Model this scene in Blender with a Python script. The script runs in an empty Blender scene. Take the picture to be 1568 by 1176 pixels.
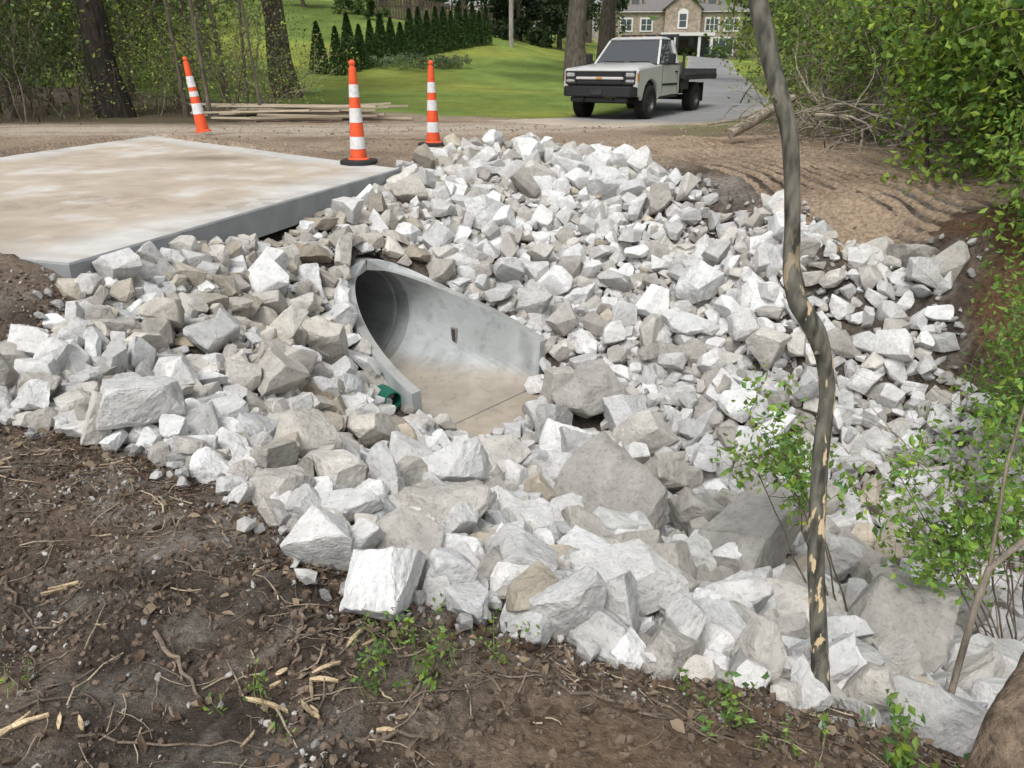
import bpy, bmesh, math, time
import numpy as np
from mathutils import Vector, Matrix
T0=time.time()
R=np.random.RandomState(7)
sc=bpy.context.scene
TH=math.radians(22.5);CT,ST=math.cos(TH),math.sin(TH);EYE=1.15;F=1184.0
# ---- survey helpers: turn sightings taken from the tripod into world coordinates
def S(u,v,z):
    x=(u-784)/F;y=(588-v)/F;t=(EYE-z)/(ST-y*CT)
    return (x*t,(CT+y*ST)*t,z)
def RY(u,v,Y):
    x=(u-784)/F;y=(588-v)/F;t=Y/(CT+y*ST)
    return np.array([x*t,Y,EYE+t*(y*CT-ST)])
# ---------------------------------------------------------------- mesh builder
class MB:
    def __init__(s): s.V=[];s.L=[];s.T=[];s.C=[];s.M=[];s.n=0
    def add(s,V,Fc,col=(1,1,1),mat=0):
        V=np.asarray(V,dtype=np.float32).reshape(-1,3);Fc=np.asarray(Fc,dtype=np.int64)
        s.V.append(V);s.L.append((Fc+s.n).ravel());s.T.append(np.full(len(Fc),Fc.shape[1]))
        c=np.asarray(col,dtype=np.float32)
        if c.ndim==1:c=np.tile(c,(len(V),1))
        s.C.append(c);s.M.append(np.full(len(Fc),mat));s.n+=len(V)
    def build(s,name,mats,smooth=False,parent=None):
        me=bpy.data.meshes.new(name)
        V=np.concatenate(s.V);L=np.concatenate(s.L);T=np.concatenate(s.T);C=np.concatenate(s.C);M=np.concatenate(s.M)
        me.vertices.add(len(V));me.vertices.foreach_set('co',V.ravel())
        me.loops.add(len(L));me.loops.foreach_set('vertex_index',L.astype(np.int32))
        me.polygons.add(len(T));st=np.concatenate([[0],np.cumsum(T)[:-1]]).astype(np.int32)
        me.polygons.foreach_set('loop_start',st)
        me.polygons.foreach_set('material_index',M.astype(np.int32))
        me.polygons.foreach_set('use_smooth',np.full(len(T),bool(smooth)))
        me.update(calc_edges=True)
        a=me.color_attributes.new('Col','FLOAT_COLOR','POINT')
        a.data.foreach_set('color',np.concatenate([C,np.ones((len(C),1),np.float32)],1).ravel())
        for m in mats: me.materials.append(m)
        o=bpy.data.objects.new(name,me);sc.collection.objects.link(o)
        if parent:o.parent=parent
        return o
def empty(name,loc=(0,0,0),rz=0):
    e=bpy.data.objects.new(name,None);sc.collection.objects.link(e);e.location=loc;e.rotation_euler=(0,0,rz);e.empty_display_size=.2;return e
def unit(v):
    v=np.asarray(v,float);return v/np.maximum(np.linalg.norm(v,axis=-1,keepdims=True),1e-9)
def tube(mb,path,rad,n=6,col=(1,1,1),mat=0,caps=True,wob=0):
    P=np.asarray(path,float);k=len(P);rad=np.broadcast_to(rad,(k,))
    d=unit(np.gradient(P,axis=0));ref=np.array([.31,.17,.93]);
    if abs(d.mean(0)@ref)>.9*np.linalg.norm(d.mean(0)):ref=np.array([1,.1,0.])
    a=unit(np.cross(d,ref));b=np.cross(d,a)
    an=np.linspace(0,2*math.pi,n,endpoint=False)
    rr=rad[:,None]*np.ones((k,n))
    if wob: rr=rr*(1+wob*R.randn(k,n))
    V=P[:,None]+rr[...,None]*(np.cos(an)[None,:,None]*a[:,None]+np.sin(an)[None,:,None]*b[:,None])
    i=np.arange(k-1)[:,None]*n;j=np.arange(n)[None];j2=(j+1)%n
    Fq=np.stack([i+j,i+j2,i+n+j2,i+n+j],-1).reshape(-1,4)
    mb.add(V.reshape(-1,3),Fq,col,mat)
    if caps:
        mb.add(V[0],[list(range(n))[::-1]],col,mat);mb.add(V[-1],[list(range(n))],col,mat)
def box(mb,c,s,col=(1,1,1),mat=0,rot=None):
    c=np.array(c,float);s=np.array(s,float)/2
    V=np.array([[x,y,z] for x in(-1,1) for y in(-1,1) for z in(-1,1)],float)*s
    if rot is not None:V=V@np.array(rot).T
    mb.add(V+c,[[0,1,3,2],[4,6,7,5],[0,4,5,1],[2,3,7,6],[0,2,6,4],[1,5,7,3]],col,mat)
def rotz(a): return np.array([[math.cos(a),-math.sin(a),0],[math.sin(a),math.cos(a),0],[0,0,1]])
def rand_rot(n,tilt=None):
    q=R.randn(n,4)
    if tilt is not None:
        ya=R.rand(n)*6.283;ax=R.rand(n)*6.283;ti=R.randn(n)*tilt/2
        q1=np.stack([np.cos(ya/2),0*ya,0*ya,np.sin(ya/2)],1)
        q2=np.stack([np.cos(ti),np.sin(ti)*np.cos(ax),np.sin(ti)*np.sin(ax),0*ti],1)
        w1,x1,y1,z1=q2.T;w2,x2,y2,z2=q1.T
        q=np.stack([w1*w2-x1*x2-y1*y2-z1*z2,w1*x2+x1*w2+y1*z2-z1*y2,w1*y2-x1*z2+y1*w2+z1*x2,w1*z2+x1*y2-y1*x2+z1*w2],1)
    q=unit(q);w,x,y,z=q.T
    return np.stack([1-2*(y*y+z*z),2*(x*y-z*w),2*(x*z+y*w),2*(x*y+z*w),1-2*(x*x+z*z),2*(y*z-x*w),2*(x*z-y*w),2*(y*z+x*w),1-2*(x*x+y*y)],1).reshape(n,3,3)
# ---------------------------------------------------------------- noise
TAB=np.random.RandomState(3).rand(256,256)
def vn(x,y,s,o=0):
    x=np.asarray(x)/s+o*17.3+1000;y=np.asarray(y)/s+o*9.7+1000
    xi=np.floor(x).astype(int);yi=np.floor(y).astype(int);fx=x-xi;fy=y-yi
    fx=fx*fx*(3-2*fx);fy=fy*fy*(3-2*fy)
    a=TAB[xi%256,yi%256];b=TAB[(xi+1)%256,yi%256];c=TAB[xi%256,(yi+1)%256];d=TAB[(xi+1)%256,(yi+1)%256]
    return (a*(1-fx)+b*fx)*(1-fy)+(c*(1-fx)+d*fx)*fy
def fbm(x,y,s,o=0,k=4):
    r=0;a=.5
    for i in range(k): r=r+a*vn(x,y,s/2**i,o+i);a*=.5
    return r/(1-.5**k)
def sstep(a,b,x):
    t=np.clip((x-a)/(b-a),0,1);return t*t*(3-2*t)
# ---------------------------------------------------------------- materials
def mat(name,build):
    m=bpy.data.materials.new(name);m.use_nodes=True;nt=m.node_tree;nt.nodes.clear()
    out=nt.nodes.new('ShaderNodeOutputMaterial');build(nt,out);return m
def N(nt,t,**k):
    n=nt.nodes.new(t)
    for a,b in k.items():setattr(n,a,b)
    return n
def simple(name,col,rough=.7,metal=0,nscale=0,namt=.25,bump=0,bscale=20,spec=.3,usecol=False,detail=4,coord='Object',stretch=None,trans=None,coat=0,fine=None):
    def b(nt,out):
        p=N(nt,'ShaderNodeBsdfPrincipled');p.inputs['Roughness'].default_value=rough;p.inputs['Metallic'].default_value=metal
        p.inputs['Specular IOR Level'].default_value=spec
        p.inputs['Coat Weight'].default_value=coat
        tc=N(nt,'ShaderNodeTexCoord');vec=tc.outputs[coord]
        if stretch:
            mp=N(nt,'ShaderNodeMapping');mp.inputs['Scale'].default_value=stretch;nt.links.new(vec,mp.inputs[0]);vec=mp.outputs[0]
        base=None
        if usecol:
            at=N(nt,'ShaderNodeVertexColor',layer_name='Col');base=at.outputs[0]
        def mulnoise(base,ns,na,lo=.3,hi=.7):
            no=N(nt,'ShaderNodeTexNoise');no.inputs['Scale'].default_value=ns;no.inputs['Detail'].default_value=detail;no.inputs['Roughness'].default_value=.65
            nt.links.new(vec,no.inputs['Vector'])
            mr=N(nt,'ShaderNodeMapRange');mr.inputs['From Min'].default_value=lo;mr.inputs['From Max'].default_value=hi
            mr.inputs['To Min'].default_value=1-na;mr.inputs['To Max'].default_value=1+(na if lo==.3 else 0)
            nt.links.new(no.outputs['Fac'],mr.inputs['Value'])
            mx=N(nt,'ShaderNodeMix',data_type='RGBA',blend_type='MULTIPLY');mx.inputs[0].default_value=1
            if base: nt.links.new(base,mx.inputs[6])
            else: mx.inputs[6].default_value=(*col,1)
            nt.links.new(mr.outputs[0],mx.inputs[7]);return mx.outputs[2]
        if nscale: base=mulnoise(base,nscale,namt)
        if fine: base=mulnoise(base,fine[0],fine[1],.36,.46)
        if base:nt.links.new(base,p.inputs['Base Color'])
        else:p.inputs['Base Color'].default_value=(*col,1)
        if bump:
            n2=N(nt,'ShaderNodeTexNoise');n2.inputs['Scale'].default_value=bscale;n2.inputs['Detail'].default_value=detail;n2.inputs['Roughness'].default_value=.7
            nt.links.new(vec,n2.inputs['Vector'])
            bp=N(nt,'ShaderNodeBump');bp.inputs['Strength'].default_value=1;bp.inputs['Distance'].default_value=bump
            nt.links.new(n2.outputs['Fac'],bp.inputs['Height']);nt.links.new(bp.outputs[0],p.inputs['Normal'])
        if trans:
            tr=N(nt,'ShaderNodeBsdfTranslucent');ms=N(nt,'ShaderNodeMixShader');ms.inputs[0].default_value=trans
            if base:nt.links.new(base,tr.inputs[0])
            else:tr.inputs[0].default_value=(*col,1)
            nt.links.new(p.outputs[0],ms.inputs[1]);nt.links.new(tr.outputs[0],ms.inputs[2]);nt.links.new(ms.outputs[0],out.inputs[0])
        else:nt.links.new(p.outputs[0],out.inputs[0])
    return mat(name,b)
m_ground=simple('soil_and_grass',(0,0,0),.95,nscale=26,namt=.5,bump=.05,bscale=20,spec=.1,usecol=True,detail=6)
m_rock=simple('limestone',(0,0,0),.85,nscale=9,namt=.20,bump=.016,bscale=22,spec=.2,usecol=True,detail=5,fine=(40,.22))
m_conc=simple('slab_concrete',(0,0,0),.85,nscale=3,namt=.10,bump=.002,bscale=60,spec=.25,usecol=True,detail=6)
m_culv=simple('precast_concrete',(.42,.44,.44),.7,nscale=2.2,namt=.2,bump=.003,bscale=30,spec=.3,detail=6,usecol=True,fine=(9,.16))
m_leaf=simple('leaf',(0,0,0),.55,spec=.3,usecol=True,trans=.4)
m_bark=simple('bark',(0,0,0),.9,nscale=14,namt=.5,bump=.03,bscale=16,spec=.1,usecol=True,stretch=(1,1,.25))
m_asph=simple('asphalt',(.16,.16,.165),.9,nscale=.8,namt=.15,bump=.004,bscale=60,spec=.2,usecol=True)
# ---------------------------------------------------------------- layout
CM=np.array([-1.37,7.16]);CA=unit([.76,-.65]);CP=np.array([-CA[1],CA[0]]);CL=1.50;INV=-1.65;CW1=.74;PR=.5
def cul(x,y):
    dx=np.asarray(x)-CM[0];dy=np.asarray(y)-CM[1];return dx*CA[0]+dy*CA[1],dx*CP[0]+dy*CP[1]
def wallh(s): return 1.0-(1-.42)*np.clip(s/CL,0,1)**.92
def wt(s):
    # half-width of the sloping wall top at distance s from the mouth
    h=wallh(s);m=sstep(0,CL,s);ph=np.arccos(np.clip(1-h/PR,-1,1))
    return PR*np.sin(ph)*(1-m)+(CW1+.05*(h-.36))*m
def PW(s,w): return CM+CA*s+CP*w
PIPE=S(602,614,-1.31)
pts=[S(*p) for p in [(0,1176,-.45),(784,1176,-.5),(1200,1176,-.62),(0,900,-.45),(400,900,-.45),(0,650,-.38),(100,655,-.4),(250,700,-.43),(370,755,-.45),(440,810,-.47),(530,900,-.5),(700,930,-.55),(850,980,-.6),(1000,1030,-.65),(1200,1075,-.75),(1420,1140,-.9),
(0,540,-.3),(100,480,-.25),(60,420,-.02),(0,395,.02),(130,415,-.13),(360,352,-.2),(490,307,-.2),(615,270,-.14),(300,480,-.4),(400,400,-.3),(440,540,-.65),(540,640,-1.15),(480,700,-.95),(200,560,-.45),(150,620,-.45),
(1000,740,-1.85),(1250,860,-2.0),(1400,880,-2.1),(1560,920,-2.2),(900,670,-1.75),(600,760,-.85),(700,800,-.9),(900,850,-1.15),(1000,930,-1.0),(1150,980,-1.1),(1300,1020,-1.3),(1540,1150,-1.3),
(680,240,0),(820,230,-.04),(960,252,-.06),(1080,287,-.09),(1190,307,-.13),(1290,350,-.2),(1480,390,-.32),(700,300,-.25),(800,300,-.25),(800,400,-.75),(950,350,-.55),(950,450,-1.0),(1000,580,-1.45),(1100,400,-.8),(1100,520,-1.2),(1300,430,-.7),(1300,560,-1.2),(1300,700,-1.7),(1430,500,-.85),(1430,620,-1.35),(1430,750,-1.8),(1350,310,-.08),(1560,330,0)]]
for s_,w_,z_ in [(-.12,0,-.46),(-.12,.45,-.50),(-.12,-.45,-.50),(-.5,0,-.32),(-.5,.6,-.36),(-.5,-.6,-.34),(.0,.8,-.58),(.0,-.8,-.55),(.4,-.9,-.74),(.8,-1.0,-.95),(.7,1.1,-.95),(1.2,1.1,-1.2)]:
    a_=PW(s_,w_);pts.append((a_[0],a_[1],z_))
pts+=[(.5,6.6,-1.4),(-.35,5.75,-1.75),(.2,6.1,-1.75),(-.9,5.4,-1.35),(-3.21,4.79,.01),(-3.78,4.97,.03),(-4.7,5.27,.04),
(3.4,3.5,-2.2),(4.3,2.4,-2.3),(5,.5,-2.5),(5.5,-3,-2.6),(4.9,5.4,-.35),(5.1,4.3,-.7),(5.8,3,-.9),(7,1,-1),(4.6,6.5,-.1),(8,4,-.1),(9,-1,-.4),
(2.2,1.2,-.95),(3,0,-1.4),(1,0,-.6),(0,-2,-.45),(-4,0,-.45),(-6,3,-.3),(-8,5.6,.03),(-5,4,-.15),
(-40,30,.3),(-25,20,0),(-15,15,0),(-12,8,0),(0,16,0),(4,15.5,0),(5,20,-.12),(2,20,-.12),(3.5,22,-.13),(1,23,-.05),(-5,16,0),(-5,22,.05),(0,26,.2),(7,26,.0),(9,32,.1),(-8,28,.4),(-7.8,35,.8),(-1.3,48,2.1),(-8,50,3.4),(-12,62,5.2),(-3,62,3.6),(3,60,2.2),(8,50,.7),(14,60,.6),(20,90,1.4),(22,110,2),(10,112,2.2),(35,110,2),(-30,60,5),(-40,100,9),(-10,100,8),(12,20,.2),(15,12,.4),(10,8,.2),(5.5,9,0),(6.5,12,.05),(4,12,0),(30,30,1),(60,60,2),(-80,0,0),(80,0,0),(0,-80,0),(-150,150,8),(0,250,8),(150,150,5),(250,-50,0),(-250,-50,0)]
PT=np.array(pts)
D=np.linalg.norm(PT[:,None,:2]-PT[None,:,:2],axis=2);NPT=len(PT)
Q=np.c_[np.ones(NPT),PT[:,:2]*.01]
A=np.block([[D-np.eye(NPT)*.02,Q],[Q.T,np.zeros((3,3))]])
W=np.linalg.solve(A,np.r_[PT[:,2],0,0,0])
def H00(x,y):
    x=np.asarray(x,float);sh=x.shape;x=x.ravel();y=np.asarray(y,float).ravel();o=np.empty(len(x))
    for i in range(0,len(x),20000):
        xx=x[i:i+20000];yy=y[i:i+20000]
        d=np.sqrt((xx[:,None]-PT[:,0])**2+(yy[:,None]-PT[:,1])**2+.004)
        o[i:i+20000]=d@W[:NPT]+W[NPT]+.01*(W[NPT+1]*xx+W[NPT+2]*yy)
    return o.reshape(sh)
def H0(x,y):
    z=H00(x,y);s,w=cul(x,y);aw=np.abs(w)
    # earth cover over the barrel just behind the mouth
    cov=-.53-.8*np.maximum(0,aw-.25);bk=(s<0)&(s>-.8)&(aw<1.0)
    z=np.where(bk,np.minimum(np.maximum(z,cov),-.53-.35*np.maximum(0,aw-.3)-.9*s),z)
    # backfill follows the sloping wall top of the flared end
    base=np.where(s<CL,INV+wallh(s)-.03,INV-.08)
    dw=np.maximum(0,aw-np.where(s<CL,wt(s)+.08,.50));ds=np.maximum(0,s-(CL+.30))
    dd=np.hypot(dw,ds)
    cap=base+.85*dd
    z=np.where(s>=0,np.minimum(z,cap),z)
    # shoulder of the pipe stays covered
    sh_=(s>=0)&(s<CL*.7)&(aw>wt(s)+.05)&(aw<.9)
    lo_=INV+.5+np.sqrt(np.maximum(0,.62**2-np.minimum(aw,.6)**2))-.0
    z=np.where(sh_,np.maximum(z,np.minimum(lo_,base+.02)),z)
    px,py=PIPE[0],PIPE[1];pd=segd(x,y,(px,py),(px+.12,py-.35))
    return np.minimum(z,PIPE[2]-.12+np.maximum(0,pd-.08)*.9)
sl=[np.array(S(105,402,0)[:2]),np.array(S(610,258,0)[:2]),np.array(S(235,208,0)[:2]),np.array([-7.7,6.35])]
def inpoly(x,y,poly):
    c=np.zeros(np.shape(x),bool);k=len(poly)
    for i in range(k):
        x1,y1=poly[i][:2];x2,y2=poly[(i+1)%k][:2]
        c^=((y1>y)!=(y2>y))&(x<(x2-x1)*(y-y1)/(y2-y1+1e-12)+x1)
    return c
def segd(x,y,a,b):
    ax,ay=a[:2];dx,dy=b[0]-ax,b[1]-ay;t=np.clip(((x-ax)*dx+(y-ay)*dy)/(dx*dx+dy*dy),0,1)
    return np.hypot(x-ax-t*dx,y-ay-t*dy)
rockpoly=[S(*p)[:2] for p in [(132,408,-.17),(360,350,-.18),(490,305,-.18),(612,266,-.12),(680,238,0),(750,229,0),(820,224,0),(960,246,-.02),(1080,280,-.05),(1190,300,-.1),(1290,343,-.2),(1400,364,-.25),(1485,386,-.3),(1450,470,-.7),(1440,600,-1.3)]]
rockpoly+=[(4.3,4.6),(4.6,3.2),(4.2,1.8),(2.9,1.2)]
rockpoly+=[S(*p)[:2] for p in [(1500,1170,-1.0),(1420,1150,-.9),(1200,1085,-.75),(1000,1038,-.65),(850,993,-.6),(700,943,-.55),(530,910,-.5),(440,820,-.47),(370,770,-.45),(250,710,-.43),(100,665,-.4),(0,650,-.38)]]
rockpoly+=[(-3.3,3.4),(-3.3,4.0)]
rockpoly+=[S(*p)[:2] for p in [(0,560,-.3),(100,480,-.25)]]
def polyd(x,y,poly):
    d=np.full(np.shape(x),1e9)
    for i in range(len(poly)): d=np.minimum(d,segd(x,y,poly[i],poly[(i+1)%len(poly)]))
    return np.where(inpoly(x,y,poly),d,-d)
drive=[(-9,14.6),(-3,15.2),(1,16.4),(4.3,19.8),(6.8,28),(9.6,40),(14.5,60),(20,88),(22,104)]
def drived(x,y):
    d=np.full(np.shape(x),1e9)
    for a,b in zip(drive[:-1],drive[1:]): d=np.minimum(d,segd(x,y,a,b))
    return d
def inside_c(x,y):
    s,w=cul(x,y);return (s>-.02)&(s<CL+.02)&(np.abs(w)<wt(s)+.05)
def Hf(x,y):
    z=H0(x,y);x=np.asarray(x);y=np.asarray(y)
    near=np.exp(-((x-0)**2+(y-4)**2)/200)
    s,w=cul(x,y);near=near*(1-.85*((s>-.5)&(s<CL+.3)&(np.abs(w)<1.1)))
    z=z+near*((fbm(x,y,.5,1)-.5)*.10+(fbm(x,y,.11,5,2)-.5)*.05)+(fbm(x,y,9,8)-.5)*.5*sstep(24,60,np.hypot(x,y))
    ins=inpoly(x,y,sl)
    z=np.where(ins,np.minimum(z,-.06),z)
    z=np.where(inside_c(x,y),np.minimum(z,INV-.12),z)
    return z
def build_ground():
    n=800;u=np.linspace(-1,1,n);a=4.05;b=5
    gx=-.2+a*np.sinh(b*u);gy=4.4+a*np.sinh(b*u)
    X,Y=np.meshgrid(gx,gy,indexing='ij');Z=Hf(X,Y)
    V=np.stack([X,Y,Z],-1).reshape(-1,3)
    i=np.arange(n-1)[:,None]*n+np.arange(n-1)[None];Fq=np.stack([i,i+n,i+n+1,i+1],-1).reshape(-1,4)
    inc=inside_c(X,Y).ravel()
    Fq=Fq[~inc[Fq].any(1)]
    x,y=X.ravel(),Y.ravel()
    col=np.zeros((len(x),3));n1=fbm(x,y,1.2,2)[:,None];n2=fbm(x,y,.35,4)[:,None];n3=fbm(x,y,.12,9,3)[:,None]
    def mix(c,m):
        nonlocal col;m=np.clip(m,0,1);m=m[:,None] if m.ndim==1 else m;col=col*(1-m)+np.array(c)*m
    col[:]=(.155,.118,.09)
    mix((.06,.049,.041),sstep(.42,.58,n2)*.9)
    mix((.29,.265,.23),sstep(.56,.72,n3)*.45)
    mix((.28,.26,.235),sstep(.56,.72,fbm(x,y,.8,77)[:,None])*.55)
    rs=sstep(.5,-.1,y-(1.72+.25*(n1[:,0]-.5)))*sstep(-.5,.1,x)
    mix((.19,.135,.09),rs*.85)
    road=sstep(9.0,11.5,y+1.2*(n1[:,0]-.5))*sstep(21.5,19.5,y+1.2*x*.2+2*(n1[:,0]-.5))
    mix((.31,.24,.175),road)
    mix((.46,.395,.32),road*sstep(1.9,.9,drived(x,y)+.8*(n1[:,0]-.5)))
    mix((.40,.33,.255),road*sstep(.5,.65,n2[:,0])*.5)
    dd=drived(x,y)
    mix((.24,.18,.13),road*np.exp(-((dd-.8)/.16)**2)*(.3+.6*n2[:,0]))
    mix((.17,.125,.09),road*sstep(1.6,2.2,dd)*sstep(.5,.65,fbm(x*.35,y,.9,52))*.7)
    mix((.27,.21,.16),sstep(-2.2,-3.2,x)*sstep(3.9,5.0,y)*sstep(12,10,y)*.85)
    gl=np.where(x<1.6,22.0-(x+5.5)*.5,21.5)
    g=sstep(-.4,.8,(y-gl)+1.6*(n1[:,0]-.5)+1.0*(n2[:,0]-.5))
    g=np.maximum(g,sstep(-.1,.35,(n1[:,0]-.45))*sstep(12.2,13.2,y)*sstep(2.6,3.6,x)*.75)
    g=np.maximum(g,sstep(4.6,6.2,x+1.2*(n2[:,0]-.5))*sstep(4,6,y)*.35)
    gc=np.array((.165,.23,.055))[None]*(.7+.6*n1)*(.8+.4*n2)
    big=fbm(x,y,6,12)[:,None];gc=gc*(1-.35*sstep(.5,.7,big))*(1+np.array((.35,.1,.0))*sstep(.5,.35,big))
    gc=gc*(.85+.35*fbm(x,y*.4,1.6,60)[:,None])
    col=col*(1-g[:,None])+gc*g[:,None]
    wf=sstep(-4.5,-6.5,x)*sstep(15.5,17,y)*sstep(23,20,y)*sstep(.02,-.02,x/np.maximum(y,.1)+.245)
    mix((.085,.072,.045),wf*.85)
    mix((.09,.075,.045),sstep(5.2,6.4,x)*sstep(20,15,y)*.6)
    pd=polyd(x,y,rockpoly);mix((.10,.085,.07),sstep(-.02,.15,pd)*.85)
    mix((.14,.08,.045),sstep(3.3,3.8,x)*sstep(7.2,6.6,y)*sstep(-.05,-.3,pd)*.9)
    mb=MB();mb.add(V,Fq,col)
    mb.build('ground',[m_ground],smooth=True)
build_ground()
def build_track():
    na,nq=260,110;al=np.linspace(0,7.2,na);q=np.linspace(-1.0,2.7,nq)
    AL,QQ=np.meshgrid(al,q,indexing='ij')
    d1=np.array([-.217,.976]);d2=np.array([.976,.217])
    o=np.array([2.4,13.1])-d1*6.6
    x=o[0]+d1[0]*AL+d2[0]*QQ;y=o[1]+d1[1]*AL+d2[1]*QQ
    e=np.minimum.reduce([AL,7.2-AL,QQ+1.0,2.7-QQ])+.5*(fbm(x,y,.5,90)-.5)
    m=sstep(.0,.35,e)
    ph=QQ*44+2.5*vn(x,y,1.3,3)+.5*AL
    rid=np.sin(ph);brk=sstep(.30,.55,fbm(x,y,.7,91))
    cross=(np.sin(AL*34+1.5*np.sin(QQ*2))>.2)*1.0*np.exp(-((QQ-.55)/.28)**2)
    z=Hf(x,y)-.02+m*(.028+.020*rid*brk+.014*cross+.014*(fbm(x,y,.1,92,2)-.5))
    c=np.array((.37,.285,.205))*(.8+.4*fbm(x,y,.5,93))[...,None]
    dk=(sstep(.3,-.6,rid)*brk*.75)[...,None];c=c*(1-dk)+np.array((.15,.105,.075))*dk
    d3=(sstep(.6,.75,fbm(x,y,.9,94))*.6)[...,None];c=c*(1-d3)+np.array((.2,.14,.10))*d3
    V=np.stack([x,y,z],-1).reshape(-1,3);i=(np.arange(na-1)[:,None]*nq+np.arange(nq-1)[None]).ravel()
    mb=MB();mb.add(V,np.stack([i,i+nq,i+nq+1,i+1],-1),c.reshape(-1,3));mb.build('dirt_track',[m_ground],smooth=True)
build_track()
print('ground',time.time()-T0)
def build_drive():
    P=[(.6,17.2),(2.0,18.6),(3.9,20.6),(5.6,24),(6.9,28),(8.2,34),(9.8,41),(12,50),(14.6,61),(17.5,75),(20.5,90),(22,103)]
    P=np.array(P);t=np.linspace(0,len(P)-1,160);px=np.interp(t,range(len(P)),P[:,0]);py=np.interp(t,range(len(P)),P[:,1])
    for _ in range(6): px[1:-1]=(px[:-2]+px[2:]+px[1:-1])/3;py[1:-1]=(py[:-2]+py[2:]+py[1:-1])/3
    d=unit(np.c_[np.gradient(px),np.gradient(py)]);nn=np.c_[d[:,1],-d[:,0]]
    ws=np.linspace(-1.9,1.9,17);V=[];C=[]
    for i in range(160):
        for w in ws:
            edge=.25*(vn(i*.13,w*0+np.sign(w)*5,.3)-.5)*(abs(w)/1.9)**4
            V.append((px[i]+nn[i,0]*(w+edge),py[i]+nn[i,1]*(w+edge),(.012 if abs(w)<1.8 and i>0 else -.03)))
            f=float(sstep(26,7,i+10*(vn(px[i]+nn[i,0]*w,py[i]+nn[i,1]*w,.5)-.5)))
            f=max(f,.6*float(sstep(1.4,1.95,abs(w)+.5*(vn(i*.3,w,.5)-.5))))
            C.append(np.array((.235,.235,.235))*(1-f)+np.array((.42,.355,.28))*f)
    V=np.array(V);V[:,2]+=Hf(V[:,0],V[:,1])+.01*sstep(22,40,V[:,1])
    i=(np.arange(159)[:,None]*17+np.arange(16)[None]).ravel();Fq=np.stack([i,i+17,i+18,i+1],-1)
    mb=MB();mb.add(V,Fq,np.array(C));mb.build('asphalt_driveway',[m_asph],smooth=True)
build_drive()
def build_slab():
    n=140;A_,B_,C_,D_=sl
    u,v=np.meshgrid(np.linspace(0,1,n),np.linspace(0,1,n),indexing='ij')
    P=(A_[None,None]*((1-u)*(1-v))[...,None]+B_*(u*(1-v))[...,None]+C_*(u*v)[...,None]+D_*((1-u)*v)[...,None])
    x,y=P[...,0],P[...,1]
    n1=fbm(x,y,1.4,3);n2=fbm(x,y,.4,6);n3=fbm(x,y,.12,7,3)
    dr=segd(x,y,A_,B_);dn=segd(x,y,A_,D_);df=segd(x,y,C_,D_);db=segd(x,y,B_,C_)
    grey=np.array((.50,.49,.465));tan=np.array((.44,.375,.30));dk=np.array((.27,.22,.17))
    e=np.maximum.reduce([sstep(.75,.15,dr+.5*(n1-.5)),sstep(.7,.2,df+.6*(n2-.5)),sstep(.5,.2,db+.4*(n2-.5)),sstep(.58,.72,n2)*.6])
    c=tan*(1-e[...,None])+grey*e[...,None]
    c=c*(.82+.36*n2[...,None])*(.9+.2*n3[...,None])
    dm=(sstep(.55,.75,n1)*sstep(.45,.6,n3)*.5+sstep(1.1,.0,dn+.8*(n2-.5))*.8*sstep(.2,.9,dr))[...,None];dm=np.clip(dm,0,1);c=c*(1-dm)+dk*dm
    st=sstep(.55,.78,fbm((x*.95-y*.3)*.3,(x*.3+y*.95)*2.5,.6,33))[...,None]*.35;c=c*(1-st)+dk*1.25*st
    pa=(np.exp(-(((x+4.0)/.6)**2+((y-10.55)/.33)**2))*(.8+.6*(n2-.3)))[...,None];pa=np.clip(pa,0,.9);c=c*(1-pa)+dk*.75*pa
    Z=0.006*(n1-.5)
    V=np.stack([x,y,Z],-1).reshape(-1,3)
    i=(np.arange(n-1)[:,None]*n+np.arange(n-1)[None]).ravel();Fq=np.stack([i,i+n,i+n+1,i+1],-1)
    mb=MB();mb.add(V,Fq,np.clip(c,0,1).reshape(-1,3))
    idx=np.concatenate([np.arange(n)*n,(n-1)*n+np.arange(1,n),(np.arange(n-2,-1,-1))*n+n-1,np.arange(n-2,0,-1)])
    ring=V[idx];cen=ring.mean(0);dirs=unit((ring-cen)*[1,1,0])
    r1=ring.copy();r2=ring+dirs*.012;r2[:,2]-=.014;r3=r2.copy();r3[:,2]=-.24
    k=len(ring);j=np.arange(k);j2=(j+1)%k
    VV=np.concatenate([r1,r2,r3]);FF=np.concatenate([np.stack([j,j+k,j2+k,j2],-1),np.stack([j+k,j+2*k,j2+2*k,j2+k],-1)])
    g=.22+.12*fbm(VV[:,0]+VV[:,1],VV[:,2]*3,.2,4);mb.add(VV,FF,np.stack([g*.96,g,g*1.02],-1))
    mb.build('concrete_road_slab',[m_conc])
build_slab()
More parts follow.
